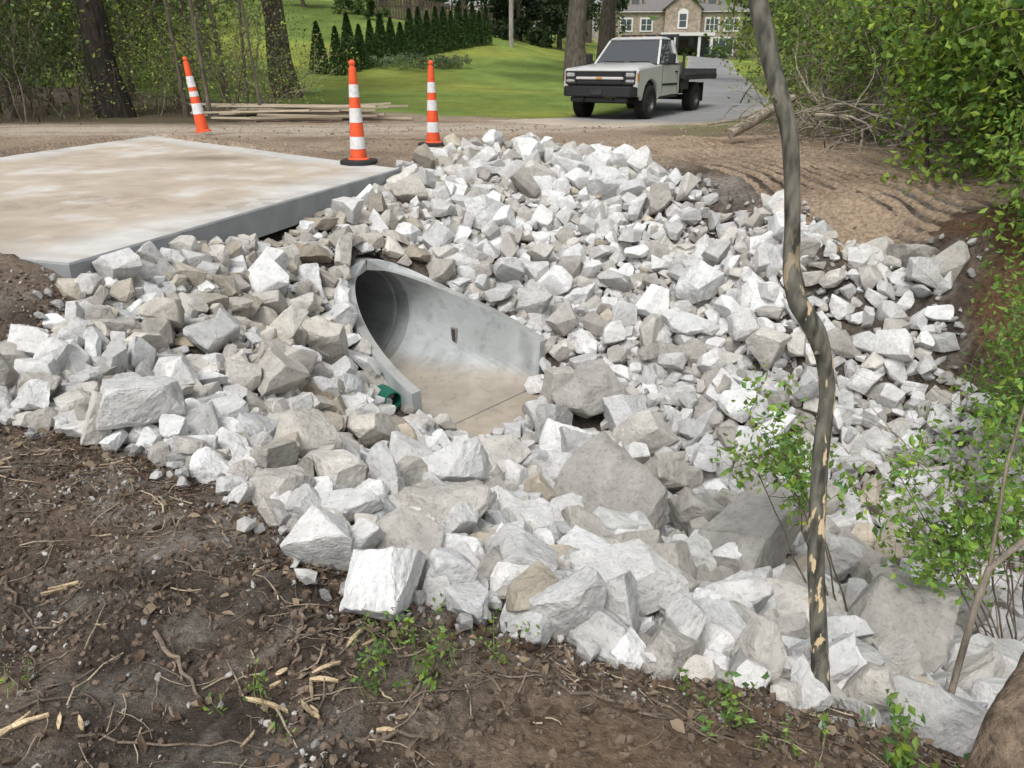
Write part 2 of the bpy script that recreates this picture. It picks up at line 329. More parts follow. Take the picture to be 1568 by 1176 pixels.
def build_culvert():
    ns,nt_=30,49;r=PR;W_=CW1;cr=.14;th=.095
    inner=[];outer=[]
    for i in range(ns):
        s=CL*i/(ns-1);f=i/(ns-1);h=float(wallh(s));m=float(sstep(0,1,np.array(f)))
        ph=math.acos(max(-1,min(1,1-h/r)))
        tt=np.linspace(-1,1,nt_)
        C=np.stack([r*np.sin(tt*ph),r*(1-np.cos(tt*ph))],-1)
        L1=W_-cr;L2=cr*math.pi/2;L3=max(h-cr,.01);Lt=L1+L2+L3
        U=[]
        for t in tt:
            a=abs(t)*Lt;sg=1 if t>=0 else -1
            if a<L1:x,z=a,0
            elif a<L1+L2:
                q=(a-L1)/cr;x,z=L1+cr*math.sin(q),cr*(1-math.cos(q))
            else:x,z=W_+.05*(a-L1-L2),cr+(a-L1-L2)
            U.append((sg*x,z))
        P=C*(1-m)+np.array(U)*m
        P[:,1]=P[:,1]*(h/P[-1,1])
        g=np.gradient(P,axis=0);nn=unit(np.c_[g[:,1],-g[:,0]])
        O=P+nn*th
        O[0,1]=P[0,1] if i>0 else O[0,1];O[-1,1]=P[-1,1] if i>0 else O[-1,1]
        def w3(Q):return np.c_[CM[0]+CA[0]*s+CP[0]*Q[:,0],CM[1]+CA[1]*s+CP[1]*Q[:,0],INV+Q[:,1]]
        inner.append(w3(P));outer.append(w3(O))
    I=np.array(inner);O=np.array(outer)
    mb=MB()
    def colr(V):
        g=.45+.13*(fbm(V[...,0]*1.3+V[...,2],V[...,1]+V[...,2]*.7,.5,2)-.5)
        c=np.stack([g*.95,g*1.0,g*1.01],-1)
        st=sstep(.55,.7,fbm((V[...,0]*CA[0]+V[...,1]*CA[1])*3,V[...,2]*.6,.3,66))[...,None]*.25;c=c*(1-st)
        lo=sstep(.15,.0,V[...,2]-INV)[...,None]*.85;return (c*(1-lo)+np.array((.37,.315,.25))*lo).reshape(-1,3)
    ii=(np.arange(ns-1)[:,None]*nt_+np.arange(nt_-1)[None]).ravel()
    Fi=np.stack([ii,ii+1,ii+nt_+1,ii+nt_],-1)
    mb.add(I.reshape(-1,3),Fi,colr(I));mb.add(O.reshape(-1,3),Fi[:,::-1],colr(O))
    for e in (0,-1):
        VV=np.concatenate([I[:,e],O[:,e]]);k=np.arange(ns-1);f=np.stack([k,k+1,k+ns+1,k+ns],-1)
        mb.add(VV,f if e else f[:,::-1],(.33,.335,.32))
    for e in(0,-1):
        VV=np.concatenate([I[e],O[e]]);k=np.arange(nt_-1);f=np.stack([k,k+1,k+nt_+1,k+nt_],-1)
        mb.add(VV,f,(.34,.35,.345))
    an=np.linspace(0,2*math.pi,41)
    def ring(s,rr,zc=INV+.5): return np.c_[CM[0]+CA[0]*s+CP[0]*rr*np.sin(an),CM[1]+CA[1]*s+CP[1]*rr*np.sin(an),zc-rr*np.cos(an)]
    segs=[(0,.5),(-.16,.5),(-.165,.515),(-.2,.515),(-.205,.49),(-1.4,.49),(-1.405,.505),(-1.43,.505),(-1.435,.49),(-4.5,.49)]
    RR=np.array([ring(s,q) for s,q in segs]);k=len(segs);ii=(np.arange(k-1)[:,None]*41+np.arange(40)[None]).ravel()
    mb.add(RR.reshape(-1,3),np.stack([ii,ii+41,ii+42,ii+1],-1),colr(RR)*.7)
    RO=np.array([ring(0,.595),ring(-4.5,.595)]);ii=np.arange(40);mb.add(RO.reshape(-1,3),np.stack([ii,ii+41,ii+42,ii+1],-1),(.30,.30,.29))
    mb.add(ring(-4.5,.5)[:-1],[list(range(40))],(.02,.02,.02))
    s=.62;k=int(s/CL*(ns-1));p=I[k][int(nt_*.80)];rt=rotz(math.atan2(CA[1],CA[0]))
    box(mb,p,(.045,.03,.13),(.06,.055,.05),0,rt);box(mb,p,(.075,.02,.16),(.24,.23,.21),0,rt)
    V=[tuple(PW(s,w)) for s,w in [(CL-.02,-.68),(CL-.02,.68),(CL+.38,.55),(CL+.33,-.45)]]
    V=np.array([(a,b,INV-.012) for a,b in V]+[(a,b,INV-.25) for a,b in V])
    mb.add(V,[[0,3,2,1],[0,1,5,4],[1,2,6,5],[2,3,7,6],[3,0,4,7]],(.37,.32,.26))
    mb.build('concrete_culvert',[m_culv],smooth=False)
build_culvert()
mb=MB();base=np.array(PIPE)
dr=unit(np.array([.62,-.75,-.05]))
for rr,cc in((.078,(.01,.12,.08)),(.068,(.006,.06,.04))): tube(mb,[base-dr*.9,base],[rr,rr],24,cc,0,caps=False)
an=np.linspace(0,2*math.pi,25)
a=unit(np.cross(dr,[0,0,1]));b=np.cross(dr,a)
r1=base+.078*(np.cos(an)[:,None]*a+np.sin(an)[:,None]*b);r2=base+.068*(np.cos(an)[:,None]*a+np.sin(an)[:,None]*b)
k=np.arange(24);mb.add(np.concatenate([r1,r2]),np.stack([k,k+1,k+26,k+25],-1),(.015,.19,.13))
m_pvc=simple('pvc',(0,0,0),.4,usecol=True,spec=.4);mb.build('green_drain_pipe',[m_pvc],smooth=True)
# ---------------------------------------------------------------- rocks
def make_rock(seed,lod):
    r=np.random.RandomState(seed);bm=bmesh.new();bmesh.ops.create_cube(bm,size=1)
    el=.58+.36*r.rand();fl=.40+.32*r.rand()
    for v in bm.verts: v.co=Vector((v.co.x*1.05+r.randn()*.13,v.co.y*el+r.randn()*.12,v.co.z*fl+r.randn()*.10))
    for _ in range(r.randint(8,15)):
        nn=Vector(unit(r.randn(3)*[1,1,.9]));d=max(v.co.dot(nn) for v in bm.verts)*(.56+.36*r.rand())
        g=bm.verts[:]+bm.edges[:]+bm.faces[:]
        bmesh.ops.bisect_plane(bm,geom=g,plane_co=nn*d,plane_no=nn,clear_outer=True)
    bmesh.ops.remove_doubles(bm,verts=bm.verts[:],dist=.04)
    cos=[v.co.copy() for v in bm.verts];bm.free()
    bm=bmesh.new()
    for c in cos:bm.verts.new(c)
    h=bmesh.ops.convex_hull(bm,input=bm.verts[:])
    bmesh.ops.delete(bm,geom=list({g for g in h['geom_interior']+h['geom_unused'] if isinstance(g,bmesh.types.BMVert)}),context='VERTS')
    bmesh.ops.dissolve_limit(bm,angle_limit=.12,verts=bm.verts[:],edges=bm.edges[:])
    bmesh.ops.bevel(bm,geom=bm.edges[:],offset=.016,segments=1,affect='EDGES',clamp_overlap=True)
    bmesh.ops.triangulate(bm,faces=bm.faces[:])
    for q in range(lod): 
        lg=[e for e in bm.edges if e.calc_length()>(.14 if q<2 else .09)]
        bmesh.ops.subdivide_edges(bm,edges=lg,cuts=1)
        bmesh.ops.triangulate(bm,faces=bm.faces[:])
    bm.verts.ensure_lookup_table()
    V=np.array([v.co[:] for v in bm.verts]);Fc=np.array([[v.index for v in f.verts] for f in bm.faces])
    bm.free();V-=V.mean(0)
    ph=r.rand(6)*6
    if lod:
        def n3(V,f,k):
            return np.stack([np.sin(V@np.array([1.,.6,-.4])*f+ph[k]+2*np.sin(V[:,2]*f*.7+ph[5-k])),np.sin(V@np.array([-.5,1.,.7])*f+ph[k+1]+2*np.sin(V[:,0]*f*.8)),np.sin(V@np.array([.3,-.7,1.])*f+ph[k+2]+2*np.sin(V[:,1]*f*.6))],1)
        V=V+n3(V,7,0)*.014+n3(V,17,2)*.007+n3(V,37,1)*.003+r.randn(*V.shape)*.003
    ext=V.max(0)-V.min(0);V/=ext.max();return V,Fc
LO=[make_rock(i,0) for i in range(60)];MI=[make_rock(300+i,1) for i in range(50)];HI=[make_rock(100+i,3) for i in range(50)]
print('rock lib',time.time()-T0,len(HI[0][1]),len(MI[0][1]),len(LO[0][1]))
def scatter():
    P=np.array(rockpoly);mn,mx=P.min(0),P.max(0)
    cell=.10;grid={};out=[]
    def tryadd(x,y,s,lay,fac):
        gi,gj=int(x//cell),int(y//cell);k=int(math.ceil(fac*(s+.2)*.5/cell))
        for a in range(-k,k+1):
            for b in range(-k,k+1):
                for (X,Y,S_) in grid.get((lay,gi+a,gj+b),()):
                    if (X-x)**2+(Y-y)**2<(fac*(s+S_)*.5)**2:return False
        grid.setdefault((lay,gi,gj),[]).append((x,y,s));out.append((x,y,s,lay,0));return True
    def ok(x,y,s):
        sl_,w=cul(x,y)
        a=(sl_>-.03-.12*s)&(sl_<CL+.02+.3*s)&(np.abs(w)<wt(sl_)+.095+.34*s)
        b=(sl_>=CL)&(sl_<CL+.32+.2*s)&(np.abs(w)<.56+.2*s)
        c=segd(x,y,(PIPE[0],PIPE[1]),(PIPE[0]+.12,PIPE[1]-.34))<.06+.42*s
        return ~(a|b|c)
    for lay,fac,tries in((0,.64,95000),(1,.82,60000)):
        xs=mn[0]+R.rand(tries)*(mx[0]-mn[0]);ys=mn[1]+R.rand(tries)*(mx[1]-mn[1])
        nearf=sstep(6.4,3.6,ys+.25*xs)
        s=.168*np.exp(R.randn(tries)*.32)*(1-.12*nearf)
        s=np.where(R.rand(tries)<.05*nearf,s*1.4,s);s=np.clip(s,.07,.33)
        k=3500;idx=np.r_[np.argsort(-s[:k]),np.arange(k,tries)]
        s=s*np.where(np.arange(tries)>tries*.45,.66,1)
        pd=polyd(xs,ys,rockpoly);good=(pd>.02+.1*s)&ok(xs,ys,s)
        ind=inpoly(xs,ys,sl);sd=segd(xs,ys,sl[0],sl[1]);good&=~ind&(sd>.42*s)
        if lay==1:
            sq,wq=cul(xs,ys)
            good&=(pd>.12)&((vn(xs,ys,.6,21)>.22))&~((sq>-.45)&(sq<.4)&(np.abs(wq)<.8))
        for i in idx:
            if good[i]:tryadd(xs[i],ys[i],s[i],lay,fac)
    return np.array(out)
RK=scatter()
print('rocks',len(RK),time.time()-T0)
special=[]
for (u,v,z,s) in [(600,890,-.42,.25),(630,825,-.45,.27),(935,760,-1.35,.60),(1150,810,-1.42,.62),(1060,765,-1.5,.42),(905,555,-1.18,.52),(960,590,-1.28,.36),(1370,960,-1.45,.46),(150,645,-.35,.21),(430,752,-.44,.17),(1480,1020,-1.4,.38),(325,495,-.34,.30),(440,425,-.32,.26),(1020,690,-1.5,.36),(870,935,-.54,.23),(1340,415,-.6,.36),(60,590,-.37,.26),(470,690,-.85,.26),(1240,1060,-.76,.14),(790,900,-.6,.18),(980,850,-1.05,.3),(1220,920,-1.15,.32),(700,690,-1.4,.22),(860,690,-1.65,.36),(1320,1010,-1.2,.30),(1450,900,-1.8,.42)]:
    x,y,_=S(u,v,z);special.append((x,y,s,2,z))
for s_,w_,q in [(-.17,-.12,.26),(-.15,.22,.22),(-.14,-.50,.28),(.16,-.62,.26),(-.14,.52,.24),(-.5,-.15,.32),(-.5,.4,.26),(.12,.55,.22)]:
    a_=PW(s_,w_);special.append((a_[0],a_[1],q,3,0))
keep=np.ones(len(RK),bool)
for x,y,s,_,_ in special: keep&=((RK[:,0]-x)**2+(RK[:,1]-y)**2)>((s*.42)**2)
RK=np.concatenate([RK[keep],np.array(special)])
def build_rocks():
    mb=MB();x,y,s,lay,gz=RK.T
    z=H0(x,y)
    zz_=z+np.where(lay==0,.06,np.where(lay==1,.55,.18))*s+.015
    z=np.where(lay==2,np.clip(gz,z+.12*s,z+.42*s),zz_)
    Rm=rand_rot(len(RK),1.1)
    lim=np.array((.555,.552,.54))
    for i in range(len(RK)):
        lib=HI if (y[i]<3.6 or s[i]>.3) else (MI if y[i]<7.0 else LO)
        V,Fc=lib[R.randint(len(lib))]
        sc_=s[i]*1.22*(1+.10*R.randn(3))
        W3=(V*sc_)@Rm[i].T
        if lay[i]==3: W3[:,2]*=.7
        W3=W3+[x[i],y[i],z[i]]
        t=R.rand()
        c=lim*(.76+.42*R.rand())
        if t<.20:c=c*np.array((.87,.84,.79))
        elif t<.32:c=c*np.array((.70,.67,.62))
        elif t<.34:c=c*np.array((.86,.77,.64))
        elif t<.60:c=c*np.array((1.13,1.14,1.16))
        if s[i]>.38:c=lim*.64*np.array((1,.97,.92))
        if lay[i]==3:c=lim*(.6+.25*R.rand())*np.array((1,.93,.84))
        if x[i]<-.8 and y[i]>4.2 and R.rand()<.45:c=c*np.array((.84,.80,.73))
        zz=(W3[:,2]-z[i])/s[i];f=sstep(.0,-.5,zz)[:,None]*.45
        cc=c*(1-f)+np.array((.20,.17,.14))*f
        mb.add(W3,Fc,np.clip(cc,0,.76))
    return mb
mb=build_rocks();mb.build('riprap_rock_pile',[m_rock])
print('rocks built',time.time()-T0,mb.n)
def ico():
    bm=bmesh.new();bmesh.ops.create_icosphere(bm,subdivisions=1,radius=.5);bm.verts.ensure_lookup_table()
    V=np.array([v.co[:] for v in bm.verts]);Fc=np.array([[v.index for v in f.verts] for f in bm.faces]);bm.free();return V,Fc
IV,IF=ico()
def pebbles(name,x,y,s,cols,sink=.1,m=m_rock):
    n=len(x);z=Hf(x,y)+s*sink
    Rm=rand_rot(n);V=IV[None]*(1+.28*R.randn(n,len(IV),1))*s[:,None,None]*(np.array([1,.8,.65])*(1+.15*R.randn(n,3)))[:,None]
    V=np.einsum('nij,nkj->nki',Rm,V)+np.stack([x,y,z],-1)[:,None]
    Fc=(IF[None]+np.arange(n)[:,None,None]*len(IV)).reshape(-1,3)
    mb=MB();mb.add(V.reshape(-1,3),Fc,np.repeat(cols,len(IV),0));return mb.build(name,[m])
def zone(n,x0,x1,y0,y1): return x0+R.rand(n)*(x1-x0),y0+R.rand(n)*(y1-y0)
x,y=zone(95000,-3.4,2.2,1.0,4.6);pd=polyd(x,y,rockpoly)
kp=(pd<.15)&(R.rand(len(x))<(.35+.65*sstep(.45,.6,fbm(x,y,.5,31))))&(vn(x,y,.4,3)>.1);x,y=x[kp],y[kp]
s=.005+.032*R.rand(len(x))**4.5
soil=np.array((.145,.11,.083))*(.4+1.05*R.rand(len(x),1))
pebbles('soil_crumbs',x,y,s,soil,.1,m_rock)
x,y=zone(40000,-3.6,2.2,1.0,4.9);pd=polyd(x,y,rockpoly)
kp=(pd<.1)&(R.rand(len(x))<(.12+.9*sstep(.5,.68,fbm(x,y,.6,41))+.35*sstep(-.35,0,pd)))&~((x>-.2)&(y<1.75));x,y=x[kp],y[kp]
s=.004+.024*R.rand(len(x))**5
pebbles('stone_chips',x,y,s,np.array((.44,.425,.40))*(.5+.7*R.rand(len(x),1)),.15)
x,y=zone(9000,-3.2,4.2,2.0,12.4);pd=polyd(x,y,rockpoly);s_,w_=cul(x,y)
kp=(pd>-.12)&~((s_>-.15)&(s_<CL+.4)&(np.abs(w_)<wt(s_)+.16))&~inpoly(x,y,sl)&(np.hypot(x-PIPE[0],y-PIPE[1])>.3);x,y=x[kp],y[kp]
s=.03+.06*R.rand(len(x))**2
pebbles('gravel_fines',x,y,s,np.array((.46,.455,.44))*(.45+.6*R.rand(len(x),1)),.6)
x,y=zone(2200,-6,4.5,9.3,17);kp=~inpoly(x,y,sl)&(polyd(x,y,rockpoly)<0);x,y=x[kp],y[kp]
s=.012+.05*R.rand(len(x))**4
pebbles('road_gravel',x,y,s,np.array((.32,.255,.19))*(.5+.7*R.rand(len(x),1)),.1)
def litter():
    def cand(n,sig,off,basep,y1):
        x,y=zone(n*60,-3,2,1.05,y1);e=polyd(x,y,rockpoly)
        pr=basep+(1-basep)*np.exp(-np.abs(e+off)/sig);pr=np.where((x>-.1)&(y<1.62),pr*.1,pr)
        k=(e<.05)&(R.rand(len(x))<pr);return x[k][:n],y[k][:n]
    mb=MB()
    X,Y=cand(1500,.22,.12,.20,3.2)
    for x,y in zip(X,Y):
        L=.03+.2*R.rand()**2.4;a=R.rand()*6.283;k=5;t=np.linspace(-.5,.5,k)
        bend=R.randn()*.12*L
        px=x+math.cos(a)*L*t-math.sin(a)*bend*(t*4)**2*.25+R.randn(k)*.002;py=y+math.sin(a)*L*t+math.cos(a)*bend*(t*4)**2*.25
        r0=.001+.003*R.rand()**2;pz=Hf(px,py)+r0+.006+.02*R.rand()*np.abs(t)
        g=R.rand();c=np.array((.17,.135,.105))*(.4+.9*R.rand()) if g<.7 else np.array((.40,.33,.24))*(.7+.5*R.rand())
        tube(mb,np.c_[px,py,pz],np.linspace(r0,r0*.5,k),5,c)
    mb.build('fallen_twigs',[m_bark])
    mb=MB();X,Y=cand(1150,.11,.06,.05,3.3);Z=Hf(X,Y)+.010
    for x,y,z in zip(X,Y,Z):
        s=.008+.018*R.rand();a=R.rand()*6.28;d=np.array([math.cos(a),math.sin(a),R.randn()*.4]);e=np.array([-math.sin(a),math.cos(a),R.randn()*.7])
        c0=np.array([x,y,z]);up=np.array([0,0,.6*s*R.rand()])
        j=lambda:R.randn(3)*s*.12
        V=[c0-d*s,c0-d*.3*s+e*.45*s+up+j(),c0+d*.4*s+e*.4*s+up+j(),c0+d*s+up*.5,c0+d*.4*s-e*.4*s+up+j(),c0-d*.3*s-e*.45*s+up+j(),c0+[0,0,.001]]
        g=R.rand();c=np.array((.16,.11,.075))*(.4+1.0*R.rand()) if g<.7 else np.array((.36,.28,.19))*(.7+.5*R.rand())
        mb.add(V,[[0,6,1],[1,6,2],[2,6,3],[3,6,4],[4,6,5],[5,6,0]],c)
    mb.build('dead_leaf_litter',[m_leaf])
    mb=MB()
    for (u,v,L,a) in [(415,1085,.12,.2),(480,1070,.10,2.2),(500,1030,.12,.1),(440,1050,.07,1.),(560,975,.09,.7),(20,1135,.14,.6),(120,1110,.06,2.),(470,1100,.06,-.5),(390,1140,.07,1.2),(600,1090,.05,.3),(100,915,.09,.4)]:
        x,y,_=S(u,v,-.45)
        for q in range(2):
            aa=a+R.randn()*.3;l=L*(.5+.6*R.rand());xx=x+R.randn()*.02;yy=y+R.randn()*.02
            t=np.linspace(-.5,.5,4);px=xx+math.cos(aa)*l*t;py=yy+math.sin(aa)*l*t;pz=Hf(px,py)+.016
            w=.003+.005*R.rand();nx,ny=-math.sin(aa),math.cos(aa);ww=w*np.array([.3,1,.9,.15])
            V=np.concatenate([np.c_[px+nx*ww,py+ny*ww,pz+.004],np.c_[px-nx*ww,py-ny*ww,pz+.001],np.c_[px,py,pz-.01]])
            mb.add(V,[[0,1,5,4],[1,2,6,5],[2,3,7,6],[0,8,9,1],[1,9,10,2],[2,10,11,3],[4,5,9,8],[5,6,10,9],[6,7,11,10]],np.array((.50,.39,.25))*(.7+.4*R.rand()))
    mb.build('wood_splinters',[m_bark])
    mb=MB()
    for A_,B_,r0 in [((240,980),(310,1080),.008),((10,910),(60,970),.005),((560,940),(430,1000),.006),((620,930),(520,1000),.005),((20,1105),(140,1075),.004),((120,1135),(420,1160),.004),((850,1000),(1110,1060),.006),((540,1130),(660,1110),.007),((1000,1010),(1180,1075),.004),((700,1030),(520,1090),.003),((330,900),(250,860),.003),((470,940),(455,1010),.007),((760,1000),(900,985),.003),((60,780),(140,800),.004)]:
        a=np.array(S(*A_,-.46)[:2]);b=np.array(S(*B_,-.46)[:2]);t=np.linspace(0,1,10)[:,None];p=a+(b-a)*t+R.randn(10,2)*.006
        z=Hf(p[:,0],p[:,1])+r0+.006;tube(mb,np.c_[p,z],np.linspace(r0,r0*.5,10),7,np.array((.17,.135,.105))*(.7+.5*R.rand()))
    mb.build('fallen_sticks',[m_bark])
litter()
print('litter',time.time()-T0)
# ---------------------------------------------------------------- vegetation
def leaves(mb,C,size,cols,mat=0,asp=.55,up=.0):
    n=len(C);d=unit(R.randn(n,3));r=unit(R.randn(n,3)+[0,0,up]);e=unit(np.cross(d,r));s=size*(.6+.8*R.rand(n))[:,None]
    nn=np.cross(d,e)*s*.12
    V=np.stack([C-d*s*.5,C-d*s*.05+e*s*asp*.5+nn,C+d*s*.5,C-d*s*.05-e*s*asp*.5+nn],1).reshape(-1,3)
    Fq=np.arange(n*4).reshape(-1,4);mb.add(V,Fq,np.repeat(cols,4,0),mat)
def lcol(n,base,var=.35,yel=.15):
    b=np.array(base)[None]*(1-var+2*var*R.rand(n,1));b=b*(1+np.array([yel,.05,-yel])*R.randn(n,1));return np.clip(b,0.003,.8)
def grow(mb,p,d,L,r,depth,tips,col,bend=.25,up=.1,kids=4,mat=0,spread=.7,n=None):
    k=7;P=[np.array(p,float)];d=unit(d);ds=[d]
    for i in range(k-1):
        d=unit(d+R.randn(3)*bend*.5+np.array([0,0,up]));P.append(P[-1]+d*L/(k-1));ds.append(d)
    tube(mb,P,np.linspace(r,r*.45,k),n or (8 if r>.05 else 5),col,mat,caps=False)
    if depth<=1: tips.extend([P[j] for j in(3,4,5,6)])
    if depth>0:
        for q in range(kids):
            j=R.randint(2,k);dd=unit(ds[j]+R.randn(3)*spread)
            grow(mb,P[j],dd,L*(.45+.3*R.rand()),r*.45,depth-1,tips,col,bend,up,kids,mat,spread)
def Hs(x,y): return float(Hf(np.array([float(x)]),np.array([float(y)]))[0])
def cluster_leaves(mb,tips,per,spread,size,base,mat=1,**k):
    T=np.array(tips);C=np.repeat(T,per,0)+R.randn(len(T)*per,3)*spread
    sh=np.repeat(.6+.8*R.rand(len(T),1),per,0)
    leaves(mb,C,size,lcol(len(C),base)*sh,mat,**k)
BK=(.12,.10,.08)
def tree(name,x,y,h,r,lean=(0,0),leafc=(.10,.17,.03),col=BK,per=25,size=.12,crown=.35,low=.45,limbs=9,ls=.5):
    mb=MB();z=Hs(x,y)-.1;k=12;t=np.linspace(0,1,k)
    P=np.c_[x+lean[0]*h*t+R.randn(k)*.05*r*2,y+lean[1]*h*t,z+h*t];rad=r*(1-.75*t);rad[0]*=1.4;rad[1]*=1.05
    tube(mb,P,rad,14,col,0,wob=.04);tips=[]
    for q in range(limbs):
        f=low+(1-low)*R.rand();j=int(f*(k-1));a=R.rand()*6.28
        grow(mb,P[j],[math.cos(a),math.sin(a),.5],h*crown*(1.2-f),r*.35*(1.2-f),2,tips,col,kids=3)
    cluster_leaves(mb,tips,per,ls,size,leafc)
    return mb.build(name,[m_bark,m_leaf],smooth=False)
tree('oak_tree',2.70,35,15,.44,(0,0),per=12,size=.3,low=.4,ls=.6,col=(.11,.095,.08))
tree('oak_tree',4.75,42,15,.42,(.01,0),per=12,size=.3,low=.4,ls=.6,col=(.10,.085,.07))
tree('oak_tree',-6.9,25,12,.36,(-.03,0),per=12,size=.2,low=.45,col=(.085,.07,.055))
tree('oak_tree',-8.85,18.2,12,.31,(-.05,0),per=12,size=.2,low=.45,col=(.04,.034,.029))
tree('oak_tree',12.5,36,12,.35,(0,0),per=12,size=.25,low=.35)
tree('maple_tree',9.2,24,9,.14,(.02,0),per=12,size=.15,low=.2,col=(.16,.14,.12))
for (x,y,r) in [(-13,26,.3),(-11,30,.25),(-15,21,.3),(-6.9,20,.07),(-8.2,21.5,.07),(-7.4,18.6,.05),(-12,19,.15),(-6.2,19.2,.04),(-10.6,23,.09),(-6.6,17.9,.045),(-5.6,18.3,.03),(-10.8,17.6,.1)]:
    tree('young_tree',x,y,7+3*R.rand(),r,(R.randn()*.04,0),leafc=(.24,.31,.08),per=9,size=.10,low=.16,limbs=8,ls=.4,col=(.14,.12,.095))
def thicket(name,xs,ys,n,h,leafc,size,per,stem=(.13,.11,.085),sr=.012,depth=1,ls=.22):
    mb=MB();tips=[]
    for i in range(n):
        x=xs[0]+R.rand()*(xs[1]-xs[0]);y=ys[0]+R.rand()*(ys[1]-ys[0]);hh=h*(.5+.7*R.rand());z=Hs(x,y)-.05
        grow(mb,(x,y,z),(R.randn()*.35,R.randn()*.35,1),hh,sr*(.6+R.rand()),depth,tips,np.array(stem)*(.6+.8*R.rand()),bend=.35,up=.03,kids=5)
    T=np.array(tips);cluster_leaves(mb,T,per,ls,size,leafc)
    return mb.build(name,[m_bark,m_leaf])
thicket('brush_thicket',(-9.5,-5.3),(18.6,21.5),62,2.0,(.30,.38,.10),.065,6,stem=(.24,.205,.16))
thicket('brush_thicket',(-16,-9.2),(15.8,19),75,2.2,(.07,.10,.03),.09,6,stem=(.15,.125,.1))
thicket('brush_thicket',(-16,-10.5),(19,24),50,3.2,(.11,.17,.04),.12,7,stem=(.10,.085,.065))
thicket('brush_thicket',(-22,-12),(24,34),60,4.0,(.09,.14,.035),.2,10)
thicket('brush_thicket',(8.5,14),(18,27),60,3.0,(.14,.20,.05),.13,8)
def arbor():
    mb=MB();tube(mb,[(0,0,0),(0,0,1.0)],[.05,.01],6,BK,0)
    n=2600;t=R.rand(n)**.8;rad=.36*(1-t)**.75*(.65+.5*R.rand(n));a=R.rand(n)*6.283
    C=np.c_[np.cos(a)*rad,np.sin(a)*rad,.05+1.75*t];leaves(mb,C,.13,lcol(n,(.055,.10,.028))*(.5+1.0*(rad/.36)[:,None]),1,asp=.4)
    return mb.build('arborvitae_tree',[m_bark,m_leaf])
ar=arbor()
hp=[(-7.9,34.3,1.15),(-7.1,34.0,1.0)]+[(-6.9+5.4*i/16,35.5+13*i/16,.95+.25*R.rand()) for i in range(17)]
for i,(x,y,s) in enumerate(hp):
    o=ar if i==0 else bpy.data.objects.new('arborvitae_tree',ar.data)
    if i:sc.collection.objects.link(o)
    o.location=(x,y,Hs(x,y)-.05);o.scale=(s,s,s*(.9+.25*R.rand()));o.rotation_euler=(0,0,R.rand()*6)
def mass(name,cs,leafc,size,n,trunks=True):
    mb=MB()
    for (x,y,h,w) in cs:
        z=H0(np.array([x]),np.array([y]))[0]
        if trunks:tube(mb,[(x,y,z-.2),(x+R.randn()*.3,y,z+h*.8)],[w*.05,w*.015],7,(.10,.085,.07),0)
        m=int(n*(.7+.6*R.rand()));nb=18
        bc=np.c_[x+R.randn(nb)*w*.32,y+R.randn(nb)*w*.32,z+h*(.12+.85*R.rand(nb))];br=w*(.12+.14*R.rand(nb))
        k=R.randint(nb,size=m);C=bc[k]+unit(R.randn(m,3))*(br[k]*R.rand(m)**.4)[:,None]*[1,1,.8]
        C=C[C[:,2]>z]
        g=np.array(leafc)*(.6+.8*R.rand())
        leaves(mb,C,size,lcol(len(C),g),1)
    return mb.build(name,[m_bark,m_leaf])
cs=[]
for i in range(40):
    a=-.62+1.35*R.rand();d=118+40*R.rand();cs.append((math.sin(a)*d,math.cos(a)*d,13+5*R.rand(),9+3*R.rand()))
mass('distant_woodland',cs,(.12,.145,.06),.75,1200)
mass('evergreen_woodland',[(-8,66,9,7),(-3.5,64,8,6),(-1,60,7,5),(2.5,63,8,6),(-6,70,9,7),(.5,58,5,4.5),(5,68,9,6),(3.2,57,5,4),(-12,80,9,7),(-18,82,9,7),(7,78,10,7)],(.035,.06,.022),.28,4000)
mass('woodland_edge',[(-17,44,8,6),(-22,50,9,7),(-19,36,8,5),(-26,42,9,7),(-13.5,56,5,3),(-20,62,9,6)],(.12,.17,.045),.26,2600)
mass('roadside_woodland',[(17,46,9,6),(21,60,9,7),(15,34,7,5),(24,80,10,7),(19,38,8,6),(25,50,9,7),(31,72,9,7),(34,96,10,8)],(.13,.17,.06),.25,3000)
mass('garden_shrubs',[(-5,36.5,.5,1.6),(-3.8,37,.45,1.6),(-2.9,38,.4,1.3)],(.14,.18,.09),.09,1200,False)
mass('garden_shrubs',[(-8.5,52,1.6,1.6),(-10,55,1.8,2),(14.5,98,1.5,3),(20.5,101,1,2),(24,100,1.4,3),(27,99,1.6,3)],(.08,.13,.04),.2,1200,False)
def bush(name,cx,cy,w,h,n,leafc,size,per,ls,depth=2,stem=(.17,.14,.11)):
    mb=MB();tips=[]
    for i in range(n):
        x=cx+R.randn()*w*.3;y=cy+R.randn()*w*.3;z=Hs(x,y)-.05
        grow(mb,(x,y,z),(R.randn()*.4-.1,R.randn()*.4,1),h*(.5+.4*R.rand()),.02+.02*R.rand(),depth,tips,np.array(stem)*(.6+.8*R.rand()),bend=.3,up=.02,kids=4)
    cluster_leaves(mb,tips,per,ls,size,leafc,up=1.5)
    return mb.build(name,[m_bark,m_leaf])
bush('maple_bush',6.0,9.2,1.6,3.0,11,(.22,.34,.06),.09,14,.16)
bush('maple_bush',5.2,7.6,1.2,2.2,10,(.22,.34,.06),.08,13,.15)
bush('maple_bush',7.4,8.0,2,3.6,10,(.16,.26,.045),.09,14,.2)
bush('maple_bush',6.4,12.4,2.2,3.0,10,(.17,.25,.055),.09,12,.22)
bush('maple_bush',8.8,12.5,3,4,12,(.11,.17,.04),.1,13,.3)
bush('maple_bush',6.9,16.4,2,2.8,9,(.19,.27,.06),.10,10,.2)
bush('maple_bush',5.5,5.6,1.4,1.9,10,(.17,.27,.05),.07,12,.16)
